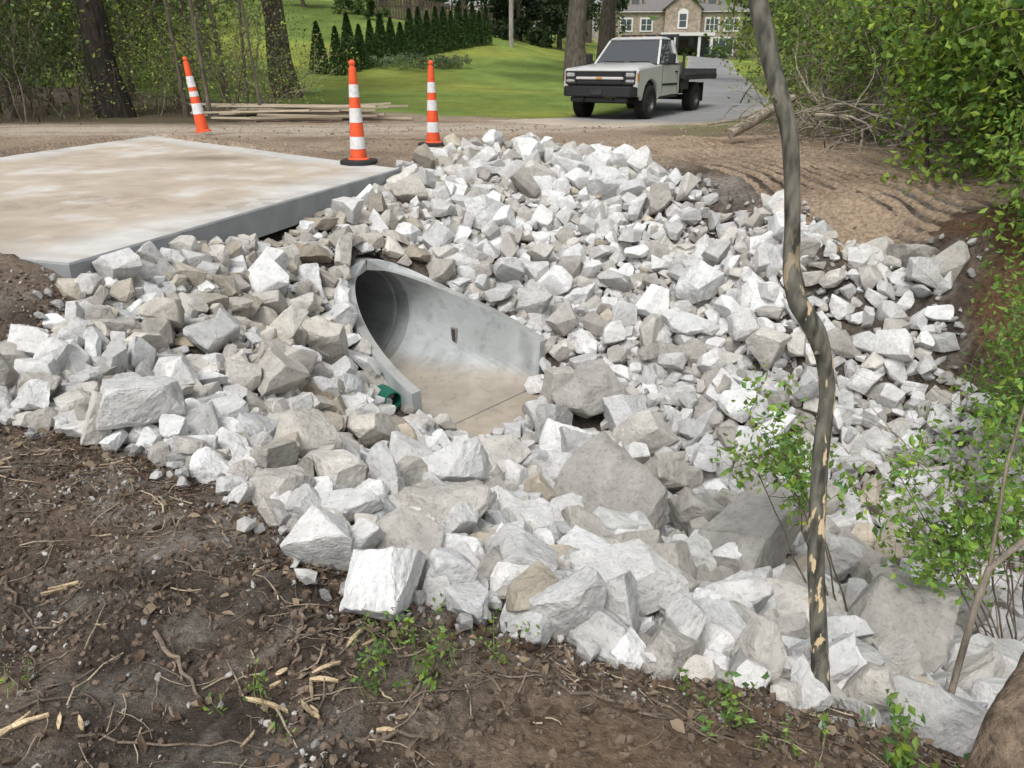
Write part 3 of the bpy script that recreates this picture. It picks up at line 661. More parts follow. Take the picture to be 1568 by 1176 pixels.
bush('maple_bush',4.9,4.6,.9,1.3,8,(.13,.21,.04),.055,9,.13)
bush('maple_bush',4.6,6.2,.8,1.2,8,(.20,.31,.055),.065,8,.13)
mb=MB();
for i in range(140):
    x=5.3+R.randn()*.7+.2;y=12.6+R.randn()*1.4;z=Hs(x,y)+.05+.5*R.rand();tp=[]
    grow(mb,(x,y,z),(R.randn(),R.randn(),R.randn()*.25+.1),.6+1.1*R.rand(),.008+.015*R.rand(),1,tp,np.array((.30,.26,.21))*(.6+.7*R.rand()),bend=.3,up=0,kids=3)
mb.build('dead_brush_pile',[m_bark])
mb=MB();tube(mb,[RY(1118,205,12.4),RY(1150,187,12.6),RY(1185,165,12.8),RY(1215,150,13.0)],[.075,.08,.07,.06],12,(.30,.26,.21),0,wob=.08);mb.build('fallen_log',[m_bark])
def trunkobj():
    m=mat('smooth_bark',lambda nt,out:None);nt=m.node_tree;nt.nodes.clear();out=N(nt,'ShaderNodeOutputMaterial')
    p=N(nt,'ShaderNodeBsdfPrincipled');p.inputs['Roughness'].default_value=.75;p.inputs['Specular IOR Level'].default_value=.3
    tc=N(nt,'ShaderNodeTexCoord');mp=N(nt,'ShaderNodeMapping');mp.inputs['Scale'].default_value=(1,1,.28);nt.links.new(tc.outputs['Object'],mp.inputs[0])
    n1=N(nt,'ShaderNodeTexNoise');n1.inputs['Scale'].default_value=38;n1.inputs['Detail'].default_value=7;nt.links.new(mp.outputs[0],n1.inputs['Vector'])
    r1=N(nt,'ShaderNodeValToRGB');r1.color_ramp.elements[0].color=(.04,.042,.032,1);r1.color_ramp.elements[1].color=(.19,.18,.145,1);r1.color_ramp.elements[0].position=.36;r1.color_ramp.elements[1].position=.66;nt.links.new(n1.outputs[0],r1.inputs[0])
    n2=N(nt,'ShaderNodeTexNoise');n2.inputs['Scale'].default_value=30;n2.inputs['Detail'].default_value=4;nt.links.new(mp.outputs[0],n2.inputs['Vector'])
    r2=N(nt,'ShaderNodeValToRGB');r2.color_ramp.elements[0].position=.60;r2.color_ramp.elements[1].position=.62;nt.links.new(n2.outputs[0],r2.inputs[0])
    sx=N(nt,'ShaderNodeSeparateXYZ');nt.links.new(tc.outputs['Object'],sx.inputs[0])
    mr=N(nt,'ShaderNodeMapRange');mr.inputs['From Min'].default_value=.75;mr.inputs['From Max'].default_value=.45;nt.links.new(sx.outputs[2],mr.inputs[0])
    mu=N(nt,'ShaderNodeMath',operation='MULTIPLY');nt.links.new(r2.outputs[0],mu.inputs[0]);nt.links.new(mr.outputs[0],mu.inputs[1])
    mx=N(nt,'ShaderNodeMix',data_type='RGBA');nt.links.new(mu.outputs[0],mx.inputs[0]);nt.links.new(r1.outputs[0],mx.inputs[6]);mx.inputs[7].default_value=(.60,.47,.29,1)
    nt.links.new(mx.outputs[2],p.inputs['Base Color']);bp=N(nt,'ShaderNodeBump');bp.inputs['Distance'].default_value=.004;nt.links.new(n1.outputs[0],bp.inputs['Height']);nt.links.new(bp.outputs[0],p.inputs['Normal']);nt.links.new(p.outputs[0],out.inputs[0])
    mb=MB();pl=[(1265,1066,1.96),(1255,990,2.0),(1248,850,2.05),(1256,700,2.1),(1268,600,2.12),(1262,545,2.13),(1248,505,2.14),(1222,465,2.15),(1211,425,2.16),(1214,330,2.18),(1211,210,2.2),(1196,150,2.22),(1180,95,2.25),(1160,0,2.3),(1140,-90,2.34),(1110,-260,2.4),(1100,-480,2.45)]
    P=np.array([RY(*q) for q in pl]);P[0,2]=min(P[0,2],Hs(*P[0,:2])-.05)
    t=np.linspace(0,len(P)-1,90);Q=np.stack([np.interp(t,range(len(P)),P[:,k]) for k in range(3)],1)
    for _ in range(3): Q[1:-1]=(Q[:-2]+Q[1:-1]*2+Q[2:])/4
    rad=np.interp(t,[0,1,4,5,6,7,8,9,13,16],[.032,.027,.022,.024,.029,.027,.024,.021,.0245,.017])*1.02
    tube(mb,Q,rad,20,(.2,.2,.2),0,wob=.02);tips=[]
    for j,dv in ((40,(.8,-.4,.5)),(28,(-.7,-.5,.4)),(60,(-.8,-.3,.6))): tube(mb,[Q[j],Q[j]+unit(dv)*.045],[.009,.006],8,(.2,.2,.2),0)
    for q in range(6):
        grow(mb,Q[80+q],[R.randn(),R.randn(),.9],.9,.012,2,tips,(.1,.09,.07))
    cluster_leaves(mb,tips,5,.08,.05,(.15,.26,.05))
    mb.build('sapling_tree',[m,m_leaf],smooth=True)
trunkobj()
mb=MB();P=[RY(1500,1215,1.25),RY(1545,1120,1.4),RY(1600,1020,1.55),RY(1660,880,1.75)];P[0][2]=Hs(P[0][0],P[0][1])-.1
P=np.array(P);t=np.linspace(0,3,30);P=np.stack([np.interp(t,range(4),P[:,k]) for k in range(3)],1)
tube(mb,P,np.linspace(.06,.045,30),24,(.17,.13,.095),0,wob=.035);mb.build('leaning_tree_trunk',[simple('rough_bark',(0,0,0),.9,nscale=22,namt=.6,bump=.03,bscale=26,spec=.1,usecol=True,stretch=(1,1,.35))],smooth=True)
def sprigs(name,base,targets,leafc,size,per,ls,sr=.006,stemc=(.16,.13,.1)):
    mb=MB();bz=Hs(base[0],base[1]);tips=[]
    for T in targets:
        T=np.array(T);b=np.array([base[0]+R.randn()*.05,base[1]+R.randn()*.05,bz-.03]);k=10;t=np.linspace(0,1,k)[:,None]
        mid=(b+T)/2+np.array([R.randn()*.1,R.randn()*.1,.25]);P=(1-t)**2*b+2*t*(1-t)*mid+t*t*T+R.randn(k,3)*.008
        tube(mb,P,np.linspace(sr,sr*.35,k),5,stemc,0,caps=False)
        for q in range(5):
            j=R.randint(6,k);grow(mb,P[j],R.randn(3)+[0,0,.4],.14+.16*R.rand(),sr*.4,1,tips,stemc,kids=3,bend=.4)
    cluster_leaves(mb,tips,per,ls,size,leafc,up=1.5)
    mb.build(name,[m_bark,m_leaf])
g=(.20,.33,.065)
sprigs('leafy_shrub',(1.75,3.3),[RY(1150,630,3.5),RY(1190,690,3.4),RY(1150,700,3.4),RY(1210,740,3.3),RY(1170,665,3.4)],g,.044,2,.04)
sprigs('leafy_shrub',(2.6,3.1),[RY(1400,740,3.4),RY(1470,770,3.3),RY(1520,700,3.4),RY(1560,780,3.2),RY(1430,830,3.1),RY(1540,850,3.0),RY(1400,800,3.3),RY(1500,750,3.1),RY(1360,700,3.5)],g,.044,3,.05)
sprigs('leafy_shrub',(3.9,4.6),[RY(1530,620,4.3),RY(1560,560,4.4),RY(1520,560,4.6),RY(1560,480,4.8),RY(1540,430,5.2),RY(1500,640,4.4)],(.17,.28,.055),.05,3,.07)
mb=MB();P=[RY(1440,1130,1.95),RY(1462,1040,2.0),RY(1490,940,2.02),RY(1515,870,2.05),RY(1590,810,2.1),RY(1680,740,2.1)];P[0][2]=Hs(P[0][0],P[0][1])-.03
tube(mb,P,[.012,.011,.011,.011,.010,.008],10,(.22,.19,.15),0);tube(mb,[P[3],P[3]+[.0,.05,.35],P[3]+[.05,.1,.8]],[.006,.005,.004],6,(.2,.17,.13),0)
mb.build('thin_sapling',[m_bark],smooth=True)
mb=MB()
for i in range(60):
    x=2.4+R.rand()*2.1;y=2.5+R.rand()*2.8;tp=[]
    grow(mb,(x,y,Hs(x,y)),(R.randn()*.7,R.randn()*.6,.8),.6+.9*R.rand(),.005,1,tp,np.array((.28,.23,.18))*(.5+.7*R.rand()),bend=.45,up=-.03,kids=3)
mb.build('bare_twig_brush',[m_bark])
def weed(x,y,n,s):
    mb=MB();z=Hs(x,y);tips=[]
    for i in range(n):
        grow(mb,(x+R.randn()*.05,y+R.randn()*.04,z),(R.randn()*.6,R.randn()*.6,1),.05+.08*R.rand(),.0015,0,tips,(.16,.22,.06),kids=0)
    cluster_leaves(mb,tips,2,.014,s,(.17,.28,.06),up=2);mb.build('weed_plant',[m_bark,m_leaf])
for u,v,nw,s in [(620,1000,9,.022),(590,1060,8,.022),(650,1050,6,.024),(745,985,5,.018),(780,975,4,.016),(1125,1045,8,.026),(1110,1020,4,.022),(1415,1080,9,.035),(1395,1020,5,.035),(400,1130,5,.018),(545,1000,3,.018),(1210,1085,5,.022),(700,1000,3,.016),(30,1100,3,.016)]:
    x,y,_=S(u,v,-.52);weed(x,y,nw,s)
print('veg',time.time()-T0)
# ---------------------------------------------------------------- traffic cones
m_or=simple('orange_plastic',(.75,.10,.03),.45,nscale=8,namt=.12,spec=.4,fine=(14,.2));m_wh=simple('reflective_white',(.66,.66,.66),.4,nscale=20,namt=.12,spec=.5,fine=(12,.25));m_bkr=simple('black_rubber',(.025,.025,.026),.7,nscale=15,namt=.3,spec=.3)
def cone(x,y,bands,lean=(0,0),plate=True,h=1.1,rz=0):
    mb=MB();n=28;an=np.linspace(0,2*math.pi,n,endpoint=False)
    def rad(t): return .105-.062*t
    def lathe(z0,z1,r0,r1,m):
        V=[]
        for z,r in((z0,r0),(z1,r1)):V+= [(r*math.cos(a),r*math.sin(a),z) for a in an]
        j=np.arange(n);mb.add(V,np.stack([j,(j+1)%n,(j+1)%n+n,j+n],-1),(1,1,1),m)
    if plate:
        an2=np.arange(8)*math.pi/4+math.pi/8;rings=[(0,.235),(.035,.235),(.05,.215),(.055,.13)]
        V=[(r*math.cos(a),r*math.sin(a),z) for z,r in rings for a in an2]
        for q in range(3):
            mb.add(V,[[q*8+j,q*8+(j+1)%8,(q+1)*8+(j+1)%8,(q+1)*8+j] for j in range(8)],(1,1,1),2)
        mb.add(V[24:],[list(range(8))],(1,1,1),2)
    lathe(.04,.055,.135,.135,0);lathe(.055,.075,.135,.108,0)
    zz=.075
    for (f,m) in bands:
        z1=.075+(h-.075)*f;o=.0025 if m else 0
        lathe(zz,z1,rad((zz)/h)+o,rad(z1/h)+o,m);zz=z1
    pr=[(h,.043),(h+.006,.03),(h+.03,.027),(h+.036,.036),(h+.055,.04),(h+.075,.034),(h+.088,.018),(h+.09,.0)]
    for (a_,b_),(c_,d_) in zip(pr[:-1],pr[1:]): lathe(a_,c_,b_,max(d_,.0005),0)
    o=mb.build('traffic_cone',[m_or,m_wh,m_bkr],smooth=True)
    o.location=(x,y,Hs(x,y)+.005 if not inpoly(np.array([x]),np.array([y]),sl)[0] else .006);o.rotation_euler=(lean[1],lean[0],rz);return o
x,y,_=S(550,251,0);cone(x,y,[(.10,0),(.24,1),(.40,0),(.56,1),(.68,0),(.82,1),(1,0)])
x,y,_=S(664,224,0);cone(x,y,[(.12,0),(.26,1),(.42,0),(.56,1),(.66,0),(.80,1),(1,0)],rz=.4)
x,y,_=S(313,211,0);cone(x,y,[(.24,0),(.40,1),(.50,0),(.58,1),(.64,0),(.80,1),(1,0)],lean=(-.11,0),plate=False,h=1.12)
mb=MB()
for i in range(18):
    L=2.0+2.2*R.rand();a=R.randn()*.12-.06;x=-4.7+R.randn()*.6;y=18.0+R.randn()*.4;z=.05+.045*(i//3)+.02
    tilt=R.randn()*.02;rot=rotz(a)@np.array([[math.cos(tilt),0,math.sin(tilt)],[0,1,0],[-math.sin(tilt),0,math.cos(tilt)]])
    box(mb,(x,y,z),(L,.12,.035),np.array((.46,.39,.29))*(.6+.5*R.rand()),0,rot)
mb.build('lumber_pile',[simple('lumber',(0,0,0),.8,nscale=6,namt=.2,usecol=True,stretch=(.2,3,3))])
mb=MB();z=Hs(-.05,50);tube(mb,[(-.05,50,z-.3),(-.05,50,z+9)],[.14,.11],12,(.33,.31,.28),0);box(mb,(-.05,49.9,z+8.3),(2.2,.1,.12),(.25,.2,.16),0);mb.build('utility_pole',[m_bark],smooth=False)
mb=MB()
for i in range(46):
    x=-9.0+i*.17;y=55+.02*i;box(mb,(x,y,Hs(x,y)+.7),(.13,.03,1.4),np.array((.09,.07,.055))*(.8+.4*R.rand()),0)
for h_ in(.35,1.1): box(mb,(-5.1,55.5,Hs(-5.1,55.5)+h_),(7.8,.05,.1),(.08,.065,.05),0)
mb.build('wooden_fence',[m_bark])
# ---------------------------------------------------------------- truck
m_paint=simple('silver_paint',(.60,.60,.585),.3,nscale=2,namt=.05,spec=.5,metal=.15,coat=.5)
m_dark=simple('black_trim',(.02,.02,.022),.5,spec=.4,nscale=6,namt=.2)
m_glass=simple('window_glass',(.045,.05,.055),.03,spec=1.0)
m_lamp=simple('headlamp_lens',(.36,.37,.37),.12,spec=.8,nscale=25,namt=.3)
m_amber=simple('amber_lens',(.55,.25,.03),.2,spec=.6)
m_tyre=simple('tyre_rubber',(.022,.021,.02),.85,nscale=20,namt=.3)
m_steel=simple('bed_steel',(.03,.03,.032),.55,nscale=4,namt=.3,spec=.4)
m_red=simple('red_lens',(.35,.02,.02),.3)
m_rim=simple('wheel_steel',(.10,.10,.10),.4,metal=.6)
def part(name,par,verts_faces,mat_,bev=.02,seg=3,smooth=True):
    V,Fc=verts_faces;me=bpy.data.meshes.new(name);me.from_pydata([tuple(v) for v in V],[],[tuple(f) for f in Fc]);me.update()
    bm=bmesh.new();bm.from_mesh(me);bmesh.ops.recalc_face_normals(bm,faces=bm.faces[:])
    if bev:bmesh.ops.bevel(bm,geom=[e for e in bm.edges if len(e.link_faces)==2 and e.calc_face_angle(0)>.25],offset=bev,segments=seg,affect='EDGES',clamp_overlap=True)
    bm.to_mesh(me);bm.free()
    for p in me.polygons:p.use_smooth=smooth
    me.materials.append(mat_)
    o=bpy.data.objects.new(name,me);sc.collection.objects.link(o);o.parent=par
    if smooth:
        try: me.set_sharp_from_angle(angle=.6)
        except Exception:pass
    return o
def bx(c,s):
    c=np.array(c,float);s=np.array(s,float)/2;V=[c+s*np.array([x,y,z]) for x in(-1,1) for y in(-1,1) for z in(-1,1)]
    return V,[[0,1,3,2],[4,6,7,5],[0,4,5,1],[2,3,7,6],[0,2,6,4],[1,5,7,3]]
def extr(prof,y0,y1):
    n=len(prof);V=[(x,y0,z) for x,z in prof]+[(x,y1,z) for x,z in prof]
    return V,[list(range(n)),list(range(2*n-1,n-1,-1))]+[[i,(i+1)%n,(i+1)%n+n,i+n] for i in range(n)]
def truck():
    a=math.radians(31);fl=np.array([3.30,20.3])
    ax=np.array([-math.sin(a),-math.cos(a)]);ly=np.array([-ax[1],ax[0]])
    org=fl-ly*.85
    T=empty('pickup_truck',(org[0],org[1],0.0),math.atan2(ax[1],ax[0]))
    T.location.z=Hs(*org)-.01
    wb=3.4
    def arch(r,n=10,z0=.52):
        return [(r*math.cos(t),z0-.1+r*math.sin(t)) for t in np.linspace(.05,math.pi-.05,n)]
    prof=[(.88,.62),(.90,.80),(.88,1.12),(.80,1.18),(-.62,1.27),(-1.95,1.27),(-1.98,.55),(-.56,.50)]+arch(.52)[::-1]+[(.56,.55),(.8,.56)]
    for sd in(1,-1):
        part('fender_and_door_side',T,extr(prof,.86*sd,.97*sd),m_paint,.025)
    V=[];xs=[.87,.78,.5,.1,-.72]
    for x in xs:
        zt={.87:1.12,.78:1.18,.5:1.235,.1:1.27,-.72:1.31}[x]
        for y,dz in((-.88,-.06),(-.66,-.005),(-.6,.012),(0,.0),(.6,.012),(.66,-.005),(.88,-.06)):V.append((x,y,zt+dz))
    nb=len(V);V+=[(x,y,z-.22) for x,y,z in V]
    Fc=[]
    for i in range(4):
        for j in range(6):
            k=i*7+j;Fc.append([k,k+7,k+8,k+1]);Fc.append([nb+k,nb+k+1,nb+k+8,nb+k+7])
    for j in range(6):Fc+=[[j,j+1,nb+j+1,nb+j],[28+j+1,28+j,nb+28+j,nb+28+j+1]]
    for i in range(4):Fc+=[[i*7+7,i*7,nb+i*7,nb+i*7+7],[i*7+6,i*7+13,nb+i*7+13,nb+i*7+6]]
    part('hood',T,(V,Fc),m_paint,.01)
    part('engine_bay',T,bx((.1,0,.85),(1.45,1.70,.45)),m_dark,.02)
    part('grille',T,bx((.885,0,.965),(.06,1.20,.30)),m_dark,.02)
    for z in(.86,1.06):part('grille_slat',T,bx((.918,0,z),(.012,1.14,.014)),m_steel,.004)
    part('grille_bar',T,bx((.925,0,.965),(.03,1.24,.06)),m_paint,.012)
    part('grille_surround_top',T,bx((.895,0,1.135),(.06,1.80,.035)),m_paint,.015)
    part('badge',T,bx((.947,0,.965),(.012,.16,.045)),m_amber,.006)
    for sd in(1,-1):
        part('headlamp',T,bx((.885,.78*sd,1.04),(.08,.24,.11)),m_lamp,.025)
        part('headlamp_lower',T,bx((.885,.78*sd,.90),(.08,.24,.08)),m_lamp,.025)
        part('marker_lamp',T,bx((.83,.955*sd,.98),(.10,.035,.20)),m_amber,.01)
        part('lamp_bezel',T,bx((.865,.77*sd,.97),(.07,.34,.32)),m_dark,.02)
        part('corner_panel',T,bx((.86,.935*sd,.97),(.08,.05,.34)),m_paint,.02)
        part('tow_hook',T,bx((.98,.38*sd,.5),(.12,.04,.07)),m_dark,.01)
    part('bumper',T,([(.86,-.99,.55),(1.03,-.86,.55),(1.07,0,.55),(1.03,.86,.55),(.86,.99,.55),(.86,-.99,.78),(1.03,-.86,.79),(1.07,0,.79),(1.03,.86,.79),(.86,.99,.78)],[[0,4,3,2,1],[5,6,7,8,9],[0,1,6,5],[1,2,7,6],[2,3,8,7],[3,4,9,8],[4,0,5,9]]),m_dark,.02)
    part('valance',T,bx((.90,0,.48),(.12,1.5,.12)),m_dark,.02)
    part('licence_plate',T,bx((1.085,0,.66),(.012,.30,.13)),m_steel,.003)
    def frustum(b,t,z0,z1):
        (x0,x1,y0)=b;(X0,X1,Y0)=t
        V=[(x0,-y0,z0),(x1,-y0,z0),(x1,y0,z0),(x0,y0,z0),(X0,-Y0,z1),(X1,-Y0,z1),(X1,Y0,z1),(X0,Y0,z1)]
        return V,[[0,3,2,1],[4,5,6,7],[0,1,5,4],[1,2,6,5],[2,3,7,6],[3,0,4,7]]
    part('roof',T,frustum((-1.90,-1.12,.735),(-1.84,-1.24,.64),1.845,1.925),m_paint,.035,4)
    def pil(p,q,w=.07):
        p,q=np.array(p),np.array(q);V=[]
        for c in(p,q):
            for dx,dy in((-w/2,-w/2),(w/2,-w/2),(w/2,w/2),(-w/2,w/2)):V.append(c+[dx,dy,0])
        return V,[[3,2,1,0],[4,5,6,7],[0,1,5,4],[1,2,6,5],[2,3,7,6],[3,0,4,7]]
    for sd in(1,-1):
        part('windscreen_pillar',T,pil((-.62,.87*sd,1.27),(-1.18,.69*sd,1.85),.055),m_paint,.012)
        part('rear_pillar',T,pil((-1.90,.885*sd,1.27),(-1.85,.70*sd,1.85),.13),m_paint,.015)
        part('door_frame_rail',T,pil((-1.17,.71*sd,1.84),(-1.86,.71*sd,1.852),.05),m_paint,.01)
        y0,y1=.885*sd,.70*sd
        part('side_window',T,([(-.74,y0,1.275),(-1.86,y0,1.275),(-1.82,y1,1.85),(-1.22,y1,1.85)],[[0,1,2,3]]),m_glass,0,smooth=False)
        part('window_sill_trim',T,bx((-1.28,.935*sd,1.285),(1.2,.07,.03)),m_dark,.008)
        part('door_gap_front',T,bx((-.70,.973*sd,.92),(.012,.004,.66)),m_dark,0)
        part('door_gap_rear',T,bx((-1.80,.973*sd,.92),(.012,.004,.66)),m_dark,0)
        part('body_side_moulding',T,bx((-1.25,.978*sd,.80),(1.05,.014,.055)),m_dark,.004)
        part('door_handle',T,bx((-1.68,.985*sd,1.10),(.16,.03,.035)),m_dark,.008)
        part('mirror',T,bx((-.86,1.14*sd,1.40),(.10,.17,.25)),m_dark,.025)
        part('mirror_arm',T,bx((-.86,1.01*sd,1.33),(.05,.16,.04)),m_dark,.008)
        part('rocker',T,bx((-1.25,.90*sd,.52),(1.35,.10,.08)),m_dark,.01)
        part('wiper',T,bx((-.68,.35*sd,1.335),(.03,.55,.015)),m_dark,.003)
    part('windscreen',T,([(-.64,-.85,1.285),(-.64,.85,1.285),(-1.18,.69,1.855),(-1.18,-.69,1.855)],[[0,1,2,3]]),m_glass,0,smooth=False)
    part('rear_window',T,([(-1.92,-.8,1.27),(-1.92,.8,1.27),(-1.87,.69,1.85),(-1.87,-.69,1.85)],[[3,2,1,0]]),m_glass,0,smooth=False)
    part('cowl',T,bx((-.66,0,1.262),(.16,1.72,.06)),m_dark,.01)
    part('cab_back',T,bx((-1.93,0,.95),(.05,1.78,.68)),m_paint,.01)
    for i in(-.6,-.2,0,.2,.6):part('roof_marker_lamp',T,bx((-1.30,i*.9,1.935),(.09,.06,.02)),m_amber,.008)
    part('chassis_rail',T,bx((-1.9,.38,.58),(5.2,.08,.16)),m_dark,.01);part('chassis_rail',T,bx((-1.9,-.38,.58),(5.2,.08,.16)),m_dark,.01)
    part('front_axle',T,bx((0,0,.42),(.12,1.5,.12)),m_dark,.03);part('rear_axle',T,bx((-wb,0,.42),(.14,1.5,.14)),m_dark,.03)
    part('flat_bed_deck',T,bx((-3.45,0,.965),(2.75,2.1,.10)),m_steel,.01)
    for sd in(1,-1):
        part('bed_side_rail',T,bx((-3.45,1.065*sd,.96),(2.75,.03,.14)),m_steel,.006)
        part('bed_underbox',T,bx((-2.45,.8*sd,.78),(.55,.35,.26)),m_steel,.01)
        part('mud_flap',T,bx((-3.98,.80*sd,.55),(.02,.36,.5)),m_dark,.003)
        part('rack_post',T,bx((-2.12,.78*sd,1.48),(.07,.07,.95)),m_steel,.008)
        part('rack_post_outer',T,bx((-2.12,1.0*sd,1.25),(.06,.06,.5)),m_steel,.008)
        part('rear_lamp',T,bx((-4.835,.85*sd,.93),(.02,.2,.09)),m_red,.004)
    part('rack_top',T,bx((-2.12,0,1.965),(.07,1.63,.07)),m_steel,.008)
    part('rack_mid',T,bx((-2.12,0,1.5),(.05,1.5,.05)),m_steel,.006)
    for i in range(-4,5): part('rack_bar',T,bx((-2.12,i*.16,1.5),(.025,.025,.88)),m_steel,.003)
    part('tail_plate',T,bx((-4.83,0,1.02),(.04,2.1,.28)),m_steel,.006)
    part('cargo_box',T,bx((-2.75,.2,1.18),(.6,1.0,.32)),simple('tool_box',(.22,.2,.17),.6),.02)
    def wheel(name,x,y,sd):
        mb=MB();n=40;an=np.linspace(0,2*math.pi,n,endpoint=False)
        pr=[(.06,.001,1),(.075,.06,1),(.05,.075,1),(.03,.15,1),(.07,.19,1),(.135,.215,1),(.14,.225,0),(.155,.26,0),(.155,.34,0),(.13,.39,0),(.10,.405,0),(-.10,.405,0),(-.13,.39,0),(-.155,.33,0),(-.14,.2,0),(-.1,.001,0)]
        for (a0,r0,_),(a1,r1,m1) in zip(pr[:-1],pr[1:]):
            V=[(r0*math.cos(t),a0*sd,r0*math.sin(t)) for t in an]+[(r1*math.cos(t),a1*sd,r1*math.sin(t)) for t in an]
            j=np.arange(n);mb.add(V,np.stack([j,(j+1)%n,(j+1)%n+n,j+n],-1),(1,1,1),m1)
        for t in np.linspace(0,2*math.pi,60,endpoint=False):
            for q in(-.055,.055):
                rot=np.array([[math.cos(t),0,-math.sin(t)],[0,1,0],[math.sin(t),0,math.cos(t)]])
                box(mb,rot@np.array([.405,q+.02*math.sin(t*30),0]),(.018,.085,.024),(1,1,1),0,rot)
        for t in np.linspace(0,2*math.pi,8,endpoint=False):
            rot=np.array([[math.cos(t),0,-math.sin(t)],[0,1,0],[math.sin(t),0,math.cos(t)]])
            box(mb,rot@np.array([.115,.048*sd,0]),(.045,.012,.03),(1,1,1),2,rot)
        o=mb.build(name,[m_tyre,m_rim,m_dark],smooth=False,parent=T);o.location=(x,y,.405)
    wheel('wheel_front_left',0,.84,1);wheel('wheel_front_right',0,-.84,-1);wheel('wheel_rear_left',-wb,.84,1);wheel('wheel_rear_right',-wb,-.84,-1)
truck()
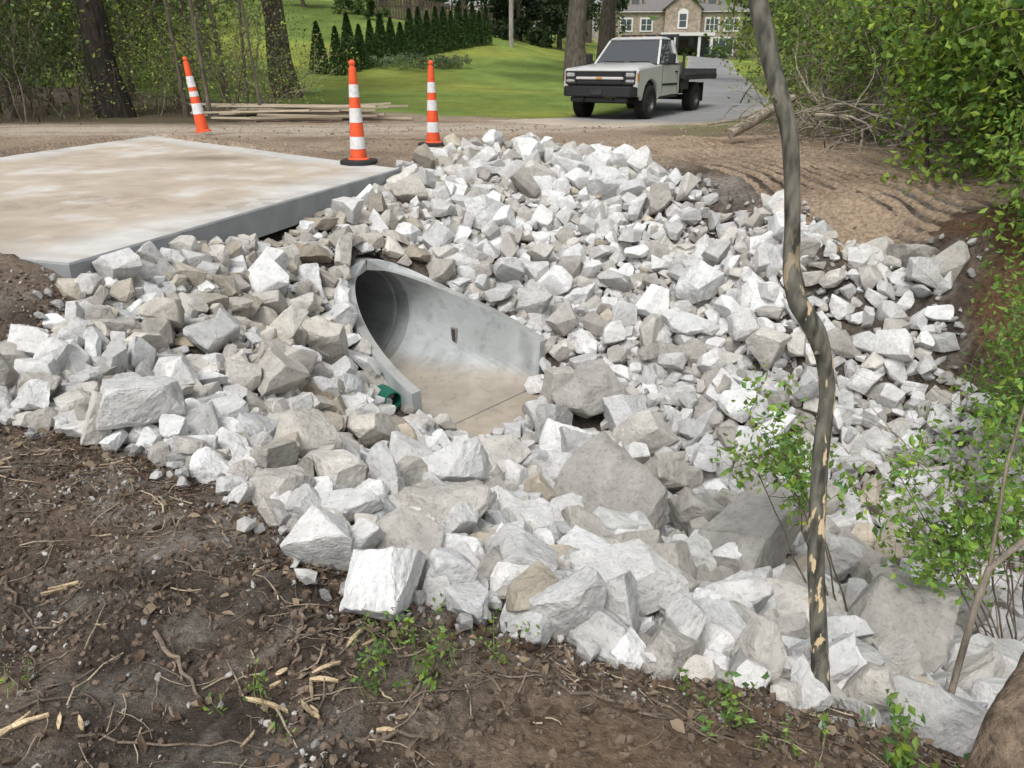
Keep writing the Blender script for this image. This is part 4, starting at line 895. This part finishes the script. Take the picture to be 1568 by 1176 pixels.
# ---------------------------------------------------------------- house
m_stone=simple('house_stone',(.30,.25,.195),.9,nscale=3,namt=.4,bump=.02,bscale=5)
m_roof=simple('roof_shingle',(.17,.16,.155),.9,nscale=4,namt=.2)
m_trim=simple('white_trim',(.62,.61,.58),.6)
m_win=simple('house_glass',(.06,.075,.085),.1,spec=.8)
def house():
    T=empty('stone_house',(19.4,108,0),math.radians(-6));T.location.z=float(H0(np.array([19.6]),np.array([104.]))[0])-.3
    w,d,h=8.8,5,5.4
    def B(name,c,s,m,bev=0): return part(name,T,bx(c,s),m,bev,1,False)
    B('main_walls',(0,0,h/2),(2*w,2*d,h),m_stone)
    def hip(x0,x1,y0,y1,z0,z1,ov=.4):
        x0-=ov;x1+=ov;y0-=ov;y1+=ov;k=(y1-y0)/2*.8
        V=[(x0,y0,z0),(x1,y0,z0),(x1,y1,z0),(x0,y1,z0),(x0+k,(y0+y1)/2,z1),(x1-k,(y0+y1)/2,z1)]
        return V,[[0,3,2,1],[0,1,5,4],[1,2,5],[2,3,4,5],[3,0,4]]
    part('main_roof',T,hip(-w,w,-d,d,h+.02,h+2.4),m_roof,0,1,False)
    B('eave',(0,0,h-.06),(2*w+.7,2*d+.7,.14),m_trim)
    cx=1.6;gw=2.1
    B('gable_bay',(cx,-d-.6,h/2+.1),(gw*2,1.2,h+.2),m_stone)
    V=[(cx-gw-.0,-d-1.2,h+.2),(cx+gw,-d-1.2,h+.2),(cx,-d-1.2,h+1.9),(cx-gw,0,h+.2),(cx+gw,0,h+.2),(cx,0,h+1.9)]
    part('gable_wall',T,(V,[[0,1,2],[3,5,4],[0,2,5,3],[1,4,5,2]]),m_stone,0,1,False)
    for sg in(-1,1):
        V=[(cx,-d-1.5,h+2.0),(cx+sg*(gw+.3),-d-1.5,h+.05),(cx+sg*(gw+.3),.2,h+.05),(cx,.2,h+2.0)];V+=[(x,y,z+.14) for x,y,z in V]
        part('gable_roof',T,(V,[[0,1,2,3],[7,6,5,4],[0,4,5,1],[1,5,6,2],[2,6,7,3],[3,7,4,0]]),m_roof,0,1,False)
    def win(x,z,ww,hh,y=-d,n=1):
        B('window_frame',(x,y-.04,z),(ww+.28,.1,hh+.28),m_trim)
        for i in range(n):
            for r in range(2):
                cw_=ww/n;B('window_pane',(x-ww/2+cw_*(i+.5),y-.10,z-hh/4+r*hh/2),(cw_-.10,.04,hh/2-.08),m_win)
    for x in(-7.2,-5.0,-2.6):win(x,3.9,1.3,1.3,n=2)
    win(5.2,3.9,1.5,1.3,n=3);win(7.5,3.9,1.5,1.3,n=3)
    for x in(-7.0,-4.6,-2.2):win(x,1.4,1.3,1.6,n=2)
    win(6.6,1.5,2.6,1.8,n=3)
    win(cx,4.3,.9,1.5,-d-1.2)
    an=np.linspace(0,math.pi,13);V=[(cx+.6*math.cos(t),-d-1.26,5.1+.5*math.sin(t)) for t in an]+[(cx+.6*math.cos(t),-d-1.2,5.1+.5*math.sin(t)) for t in an]
    part('arched_head',T,(V,[list(range(13))]+[[i,i+1,i+14,i+13] for i in range(12)]),m_trim,0,1,False)
    B('porch_roof',(cx+.5,-d-2.4,2.75),(6.2,2.6,.35),m_trim)
    B('porch_shade_wall',(cx+.5,-d-1.26,1.3),(5.6,.06,2.5),m_win)
    B('front_door',(cx+.3,-d-1.32,1.1),(1.1,.06,2.2),simple('door_paint',(.05,.03,.02),.5))
    for x in(-2.3,-.9,1.9,3.3):B('porch_column',(cx+x,-d-3.4,1.3),(.32,.32,2.6),m_trim,.05)
    B('porch_floor',(cx+.5,-d-2.4,.0),(6.2,2.6,.3),m_stone)
    B('chimney',(-5.5,1,h+2.2),(1.2,1.0,2.6),m_stone)
    for x in(-4,5.2):
        B('dormer',(x,-d*.55,h+1.0),(1.6,1.5,1.0),m_stone);B('dormer_glass',(x,-d*.55-.78,h+1.0),(.9,.05,.7),m_win);B('dormer_roof',(x,-d*.55,h+1.6),(1.9,1.8,.2),m_roof)
house()
# ---------------------------------------------------------------- light, world, camera
w=bpy.data.worlds.new('World');sc.world=w;w.use_nodes=True;nt=w.node_tree;bg=nt.nodes['Background']
sky=N(nt,'ShaderNodeTexSky',sky_type='NISHITA');sky.sun_disc=False;sky.sun_elevation=math.radians(55);sky.sun_rotation=math.radians(200);sky.dust_density=4;sky.air_density=1.2
hs=N(nt,'ShaderNodeHueSaturation');hs.inputs['Saturation'].default_value=.22;hs.inputs['Value'].default_value=1.28
nt.links.new(sky.outputs[0],hs.inputs['Color']);nt.links.new(hs.outputs[0],bg.inputs[0]);bg.inputs[1].default_value=.15
L=bpy.data.lights.new('sun','SUN');L.energy=1.35;L.angle=math.radians(15);L.color=(1,.97,.92);lo=bpy.data.objects.new('sun',L);sc.collection.objects.link(lo)
az=math.radians(200);el=math.radians(55);sd=Vector((math.sin(az)*math.cos(el),math.cos(az)*math.cos(el),math.sin(el)))
lo.rotation_euler=sd.to_track_quat('Z','Y').to_euler()
cam=bpy.data.cameras.new('camera');co=bpy.data.objects.new('camera',cam);sc.collection.objects.link(co)
co.location=(0,0,EYE);co.rotation_euler=(math.radians(90-22.5),0,0);cam.sensor_width=36;cam.lens=36*F/1568;cam.clip_end=2000;cam.clip_start=.05
sc.camera=co
sc.view_settings.view_transform='Standard';sc.view_settings.look='None';sc.view_settings.exposure=0
print('done',time.time()-T0)
